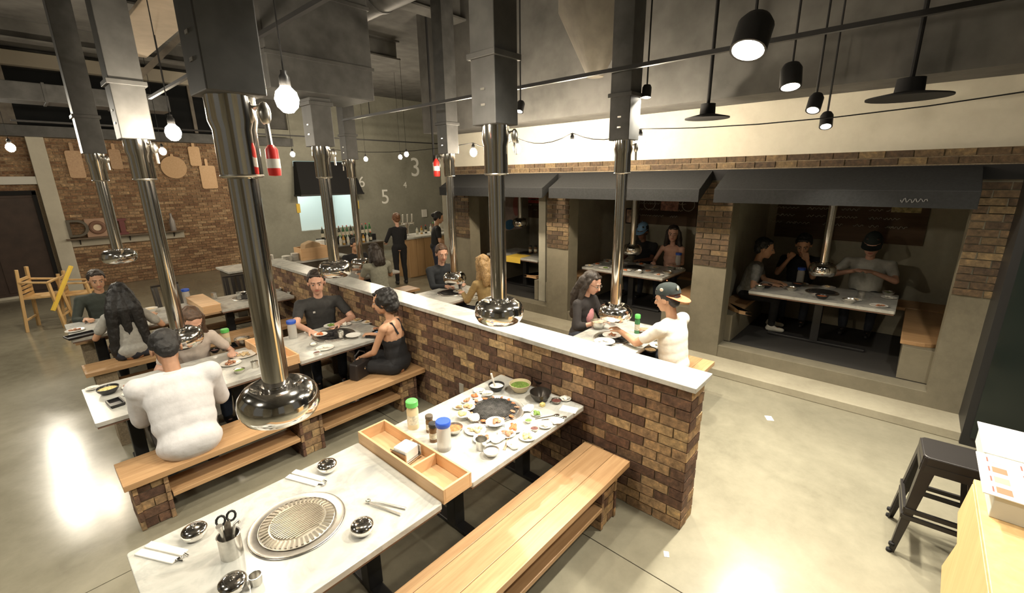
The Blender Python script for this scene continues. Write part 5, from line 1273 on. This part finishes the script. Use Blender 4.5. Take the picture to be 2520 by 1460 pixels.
        top_ = [c0+qb @ Vector((x*h, y*h, .002-.10*abs(x)**1.5*h)) for x, y in pr]; bot_ = [v-q.col[2]*.006 for v in top_]
        bmx.add(top_+bot_, [tuple(range(n)), tuple(range(2*n-1, n-1, -1))]+[(i, (i+1) % n, n+(i+1) % n, n+i) for i in range(n)])
        bmx.build('cap_brim', bmM, t)
        MB().ell(c0+q @ Vector((0, 0, .109*h)), (.008, .008, .005)).build('cap_button', bmM, k)
        if back:
            MB().ell(c0+q @ Vector((-.086*h, .02*h, .045*h)), (.006, .020, .020), q).build('round_badge', simple('cream_badge', (.62, .50, .40), .6), k, smooth=True)
            MB().ell(c0+q @ Vector((-.03*h, -.100*h, .046*h)), (.022, .006, .026), q).build('front_emblem', simple('cream_emblem', (.70, .60, .42), .6), k, smooth=True)
    if extras: extras(t, dict(hp=hp_, Mh=Mh, pt=pt, M=M, J=J, s=s, hip=hip, Wi=Wi, rt=rt, fw=fw, up=up))
    return t
W_SHIRT = cloth('white_linen', (.60, .595, .61), .05); GREY = cloth('grey_jersey', (.36, .35, .32)); DARKPOLO = cloth('charcoal_polo', (.036, .036, .036)); BLACKC = cloth('black_jersey', (.013, .013, .015))
NAVY = cloth('navy_sweater', (.022, .026, .032)); OLIVE = cloth('olive_grey', (.25, .25, .20)); CREAM = cloth('cream_tee', (.68, .66, .60), .06); WHITET = cloth('white_tee', (.66, .65, .60), .06)
LGREY = cloth('light_grey_tee', (.47, .48, .45), .08); PINK = cloth('pink_top', (.66, .30, .32)); DGREEN = cloth('dark_green', (.04, .048, .04)); MUST = cloth('mustard_knit', (.30, .21, .09))
SNEAK = simple('white_sneaker', (.62, .60, .52), .6); JEAN = cloth('blue_jean', (.045, .06, .10)); ORANGE = cloth('orange_felt', (.72, .19, .09), .06); BLKCAP = cloth('black_green_felt', (.02, .028, .027)); BLUECAP = cloth('light_blue_felt', (.20, .38, .62), .06)

def polo_badge(t, f): MB().cbox(f['pt'](.075, .118, .36), (.028, .006, .024), f['M']).build('chest_badge', simple('pale_badge', (.55, .54, .52), .6), t)
def collar(t, f):
    m = MB(); P = [f['pt'](.075*math.cos(a), .075*math.sin(a)*.9-.01, .495+.012*math.sin(a)) for a in [k*PI/8 for k in range(17)]]; m.tube(P, .016*f['s'], 8)
    m.build('collar', W_SHIRT, t, smooth=True)
person('person in a white shirt seen from behind, leaning over the table', (.64, 4.27), 84, W_SHIRT, 'brown', cloth('dark_trousers', (.035, .03, .028)), 'black', lean=27, head_pitch=36, head_yaw=4, s=1.10, puff=.034, wide=1.0, pole=(.15, -.25, -1), sleeve='rolled', L=(.48, 4.88, .80), Rr=(1.0, 4.84, .82), shirt_len=.035, voxel=.008, extras=collar)
person('person with very long black hair in a grey top, seen from behind', (.72, 7.24), 84, GREY, 'tan', None, 'black', 'long', lean=10, head_pitch=14, s=1.0, fem=True, sleeve='short', L=(.50, 7.66, .79), Rr=(1.06, 7.62, .86), hair_len=.52, hair_w=.17)
person('person in dark green facing the long-haired woman', (.66, 8.82), 270, DGREEN, 'tan', None, 'dark', lean=6, head_pitch=10, sleeve='long', L=(.92, 8.38, .80), Rr=(.42, 8.40, .80))
person('person with brown hair in a pale top leaning on the far table edge', (1.06, 5.86), 268, cloth('pale_pinkish_top', (.60, .53, .48), .06), 'fair', JEAN, 'brown', 'long', lean=24, head_pitch=32, head_yaw=8, fem=True, s=1.02, L=(1.34, 5.42, .80), Rr=(.78, 5.42, .80), hair_len=.22, hair_w=.09)
person('person in a charcoal polo with a small chest badge', (2.58, 5.88), 250, DARKPOLO, 'fair', None, 'dark', lean=5, head_pitch=8, head_yaw=-6, s=1.06, wide=1.0, hs=1.2, L=(2.62, 5.46, .80), Rr=(2.24, 5.46, .80), pole=(1, -.2, -.6), extras=polo_badge, voxel=.008)
def dress_straps(t, f):
    m = MB()
    for q in (-1, 1): m.tube([f['pt'](q*.06, -.105, .34), f['pt'](q*.075, -.06, .47), f['pt'](q*.07, .05, .47), f['pt'](q*.06, .105, .36)], .012, 6)
    m.build('dress_straps', BLACKC, t, smooth=True)
    MB().torus((0, 0, 0), .03, .006, 16, 6).build('bracelet', simple('gold', (.8, .55, .2), .25, 1), t, smooth=True).location = f['J']['L'][2]-f['J']['L'][3]*.01
person('person with curly dark hair in a strappy black dress on the bench', (2.72, 4.28), 118, BLACKC, 'tan', BLACKC, 'black', 'curly', lean=7, head_pitch=10, head_yaw=16, fem=True, s=1.02, sleeve='none', L=(2.42, 4.58, .62), Rr=(2.70, 4.70, .80), extras=dress_straps, voxel=.008)
person('person with a short beard in a navy sweater beyond the half wall', (5.10, 6.38), 262, NAVY, 'fair', None, 'brown', lean=6, head_pitch=12, head_yaw=-14, s=1.06, wide=1.05, hs=1.22, sleeve='long', L=(5.2, 5.92, .80), Rr=(4.86, 5.94, .80))
person('person with blond hair in a mustard knit, seen from behind beyond the half wall', (4.86, 4.90), 84, MUST, 'fair', None, 'blond', 'wavy', lean=8, head_pitch=10, fem=True, s=1.04, sleeve='long', L=(4.72, 5.34, .80), Rr=(5.05, 5.34, .82), hair_len=.10, hair_w=.08)
person('person with dark hair in an olive grey shirt, seen from behind beyond the half wall', (4.58, 7.58), 88, OLIVE, 'tan', None, 'dark', 'wavy', lean=10, head_pitch=10, s=1.02, L=(4.42, 8.04, .80), Rr=(4.86, 8.02, .80), hair_len=.06, hair_w=.07)
person('person facing out from the table before the bar', (4.86, 9.05), 268, BLACKC, 'tan', None, 'black', lean=8, head_pitch=16, L=(5.0, 8.62, .80), Rr=(4.7, 8.62, .80))
person('standing person in black with auburn hair before the bar', (6.45, 9.66), 70, BLACKC, 'fair', BLACKC, 'auburn', 'tied', lean=3, head_pitch=10, s=.97, stand=True, fem=True, sleeve='rolled', L=(6.30, 10.0, 1.06), Rr=(6.72, 9.98, 1.06))
person('standing person in a black tee and dark apron beside the drinks machine', (6.98, 8.85), 330, BLACKC, 'tan', cloth('navy_apron', (.02, .024, .045)), 'black', 'tied', lean=6, head_pitch=14, head_yaw=-6, s=.99, stand=True, L=(7.30, 8.85, 1.05), Rr=(7.14, 8.55, 1.05))
def glasses(t, f):
    m = MB()
    for q in (-1, 1):
        c = f['hp'](q*.032, .096, .0); P = [c+(f['Mh'].col[0]*.022*math.cos(a)+f['Mh'].col[2]*.018*math.sin(a)) for a in [k*PI/8 for k in range(17)]]; m.tube(P, .0028, 6)
        m.tube([f['hp'](q*.055, .092, .004), f['hp'](q*.08, .0, .006)], .0025, 6)
    m.tube([f['hp'](-.01, .098, .004), f['hp'](.01, .098, .004)], .0025, 6)
    m.build('glasses', CHROME, t, smooth=True)
    MB().ell(f['pt'](0, .085, .27), (.085, .05, .13), f['M']).build('pink_top', PINK, t, smooth=True)
person('person in glasses with long dark hair and a dark cardigan over pink', (4.92, 3.18), 268, cloth('dark_cardigan', (.03, .026, .026)), 'fair', None, 'dark', 'long', lean=8, head_pitch=22, head_yaw=4, fem=True, s=1.04, sleeve='rolled', L=(5.0, 2.78, .86), Rr=(4.72, 2.80, .84), hair_len=.28, hair_w=.10, extras=glasses)
def held_bowl(t, f):
    S, E_, T, d, pc, nrm = f['J']['L']
    b = MB().lathe([(0, -.03), (.035, -.03), (.06, .02), (.057, .02), (0, -.02)], 20, c=pc+d*.075).build('held_bowl', BLKCER, t, smooth=True); MB().lathe([(0, .012), (.054, .010), (0, .0)], 16, c=pc+d*.075).build('contents', F_EGG, b, smooth=True)
person('person in a white tee and a backwards black cap with orange brim', (4.70, 1.78), 86, WHITET, 'tan', None, 'black', lean=8, head_pitch=14, head_yaw=6, s=1.06, wide=1.12, L=(4.50, 2.36, .88), Rr=(4.96, 2.18, .80), cap=(BLKCAP, ORANGE, True), puff=.012, voxel=.008)
# booths
person('person in a light blue cap in the booth', (8.58, 4.05), 180, BLACKC, 'dark', None, 'black', floor=PF, lean=10, head_pitch=14, L=(8.10, 3.9, 1.03), Rr=(8.08, 4.25, 1.03), cap=(BLUECAP, BLUECAP, False), voxel=.011, wide=1.08, hs=1.27)
person('person with long dark wavy hair in a pale top in the booth', (8.50, 3.42), 186, cloth('peach_top', (.60, .36, .28), .06), 'fair', None, 'dark', 'wavy', floor=PF, lean=9, head_pitch=6, head_yaw=12, fem=True, s=1.0, sleeve='none', L=(8.08, 3.25, 1.03), Rr=(8.06, 3.60, 1.03), hair_len=.24, hair_w=.10, voxel=.011, wide=1.05, hs=1.25)
person('person in a two-tone grey tee seen from the side in the booth', (7.62, 1.84), 282, cloth('grey_white_tee', (.22, .22, .21), .25), 'tan', BLACKC, 'black', floor=PF, lean=14, head_pitch=10, s=.98, L=(7.66, 1.42, 1.03), Rr=(7.40, 1.44, 1.03), shoes=SNEAK, voxel=.011, wide=1.08, hs=1.27)
person('person in a black tee with raised elbows eating in the booth', (8.58, 1.28), 184, BLACKC, 'tan', None, 'black', floor=PF, lean=14, head_pitch=26, s=1.02, L=(8.24, 1.16, 1.30), Rr=(8.22, 1.42, 1.30), pose_L=(0, -1, 0), pose_R=(0, 1, 0), voxel=.010, grip=.8, wide=1.08, hs=1.27)
person('person in a light grey tee and dark cap eating with both hands in the booth', (8.62, .42), 180, LGREY, 'fair', None, 'dark', floor=PF, lean=8, head_pitch=16, s=1.06, L=(8.26, .33, 1.22), Rr=(8.26, .56, 1.22), pole=(1, -.1, -.45), cap=(BLKCAP, BLKCAP, False), voxel=.010, grip=.8, puff=.01, wide=1.08, hs=1.27)
bake_blobs()

# ================================================================ real-world scale: everything about the floor point below the camera
G = .93
bpy.context.view_layer.update()
S_ = Matrix.Diagonal((G, G, G, 1))
for o in COL.objects:
    if o.parent: continue
    if o.type == 'CAMERA': o.location = o.location*G
    else: o.matrix_world = S_ @ o.matrix_world
for l in bpy.data.lights: l.energy *= G*G
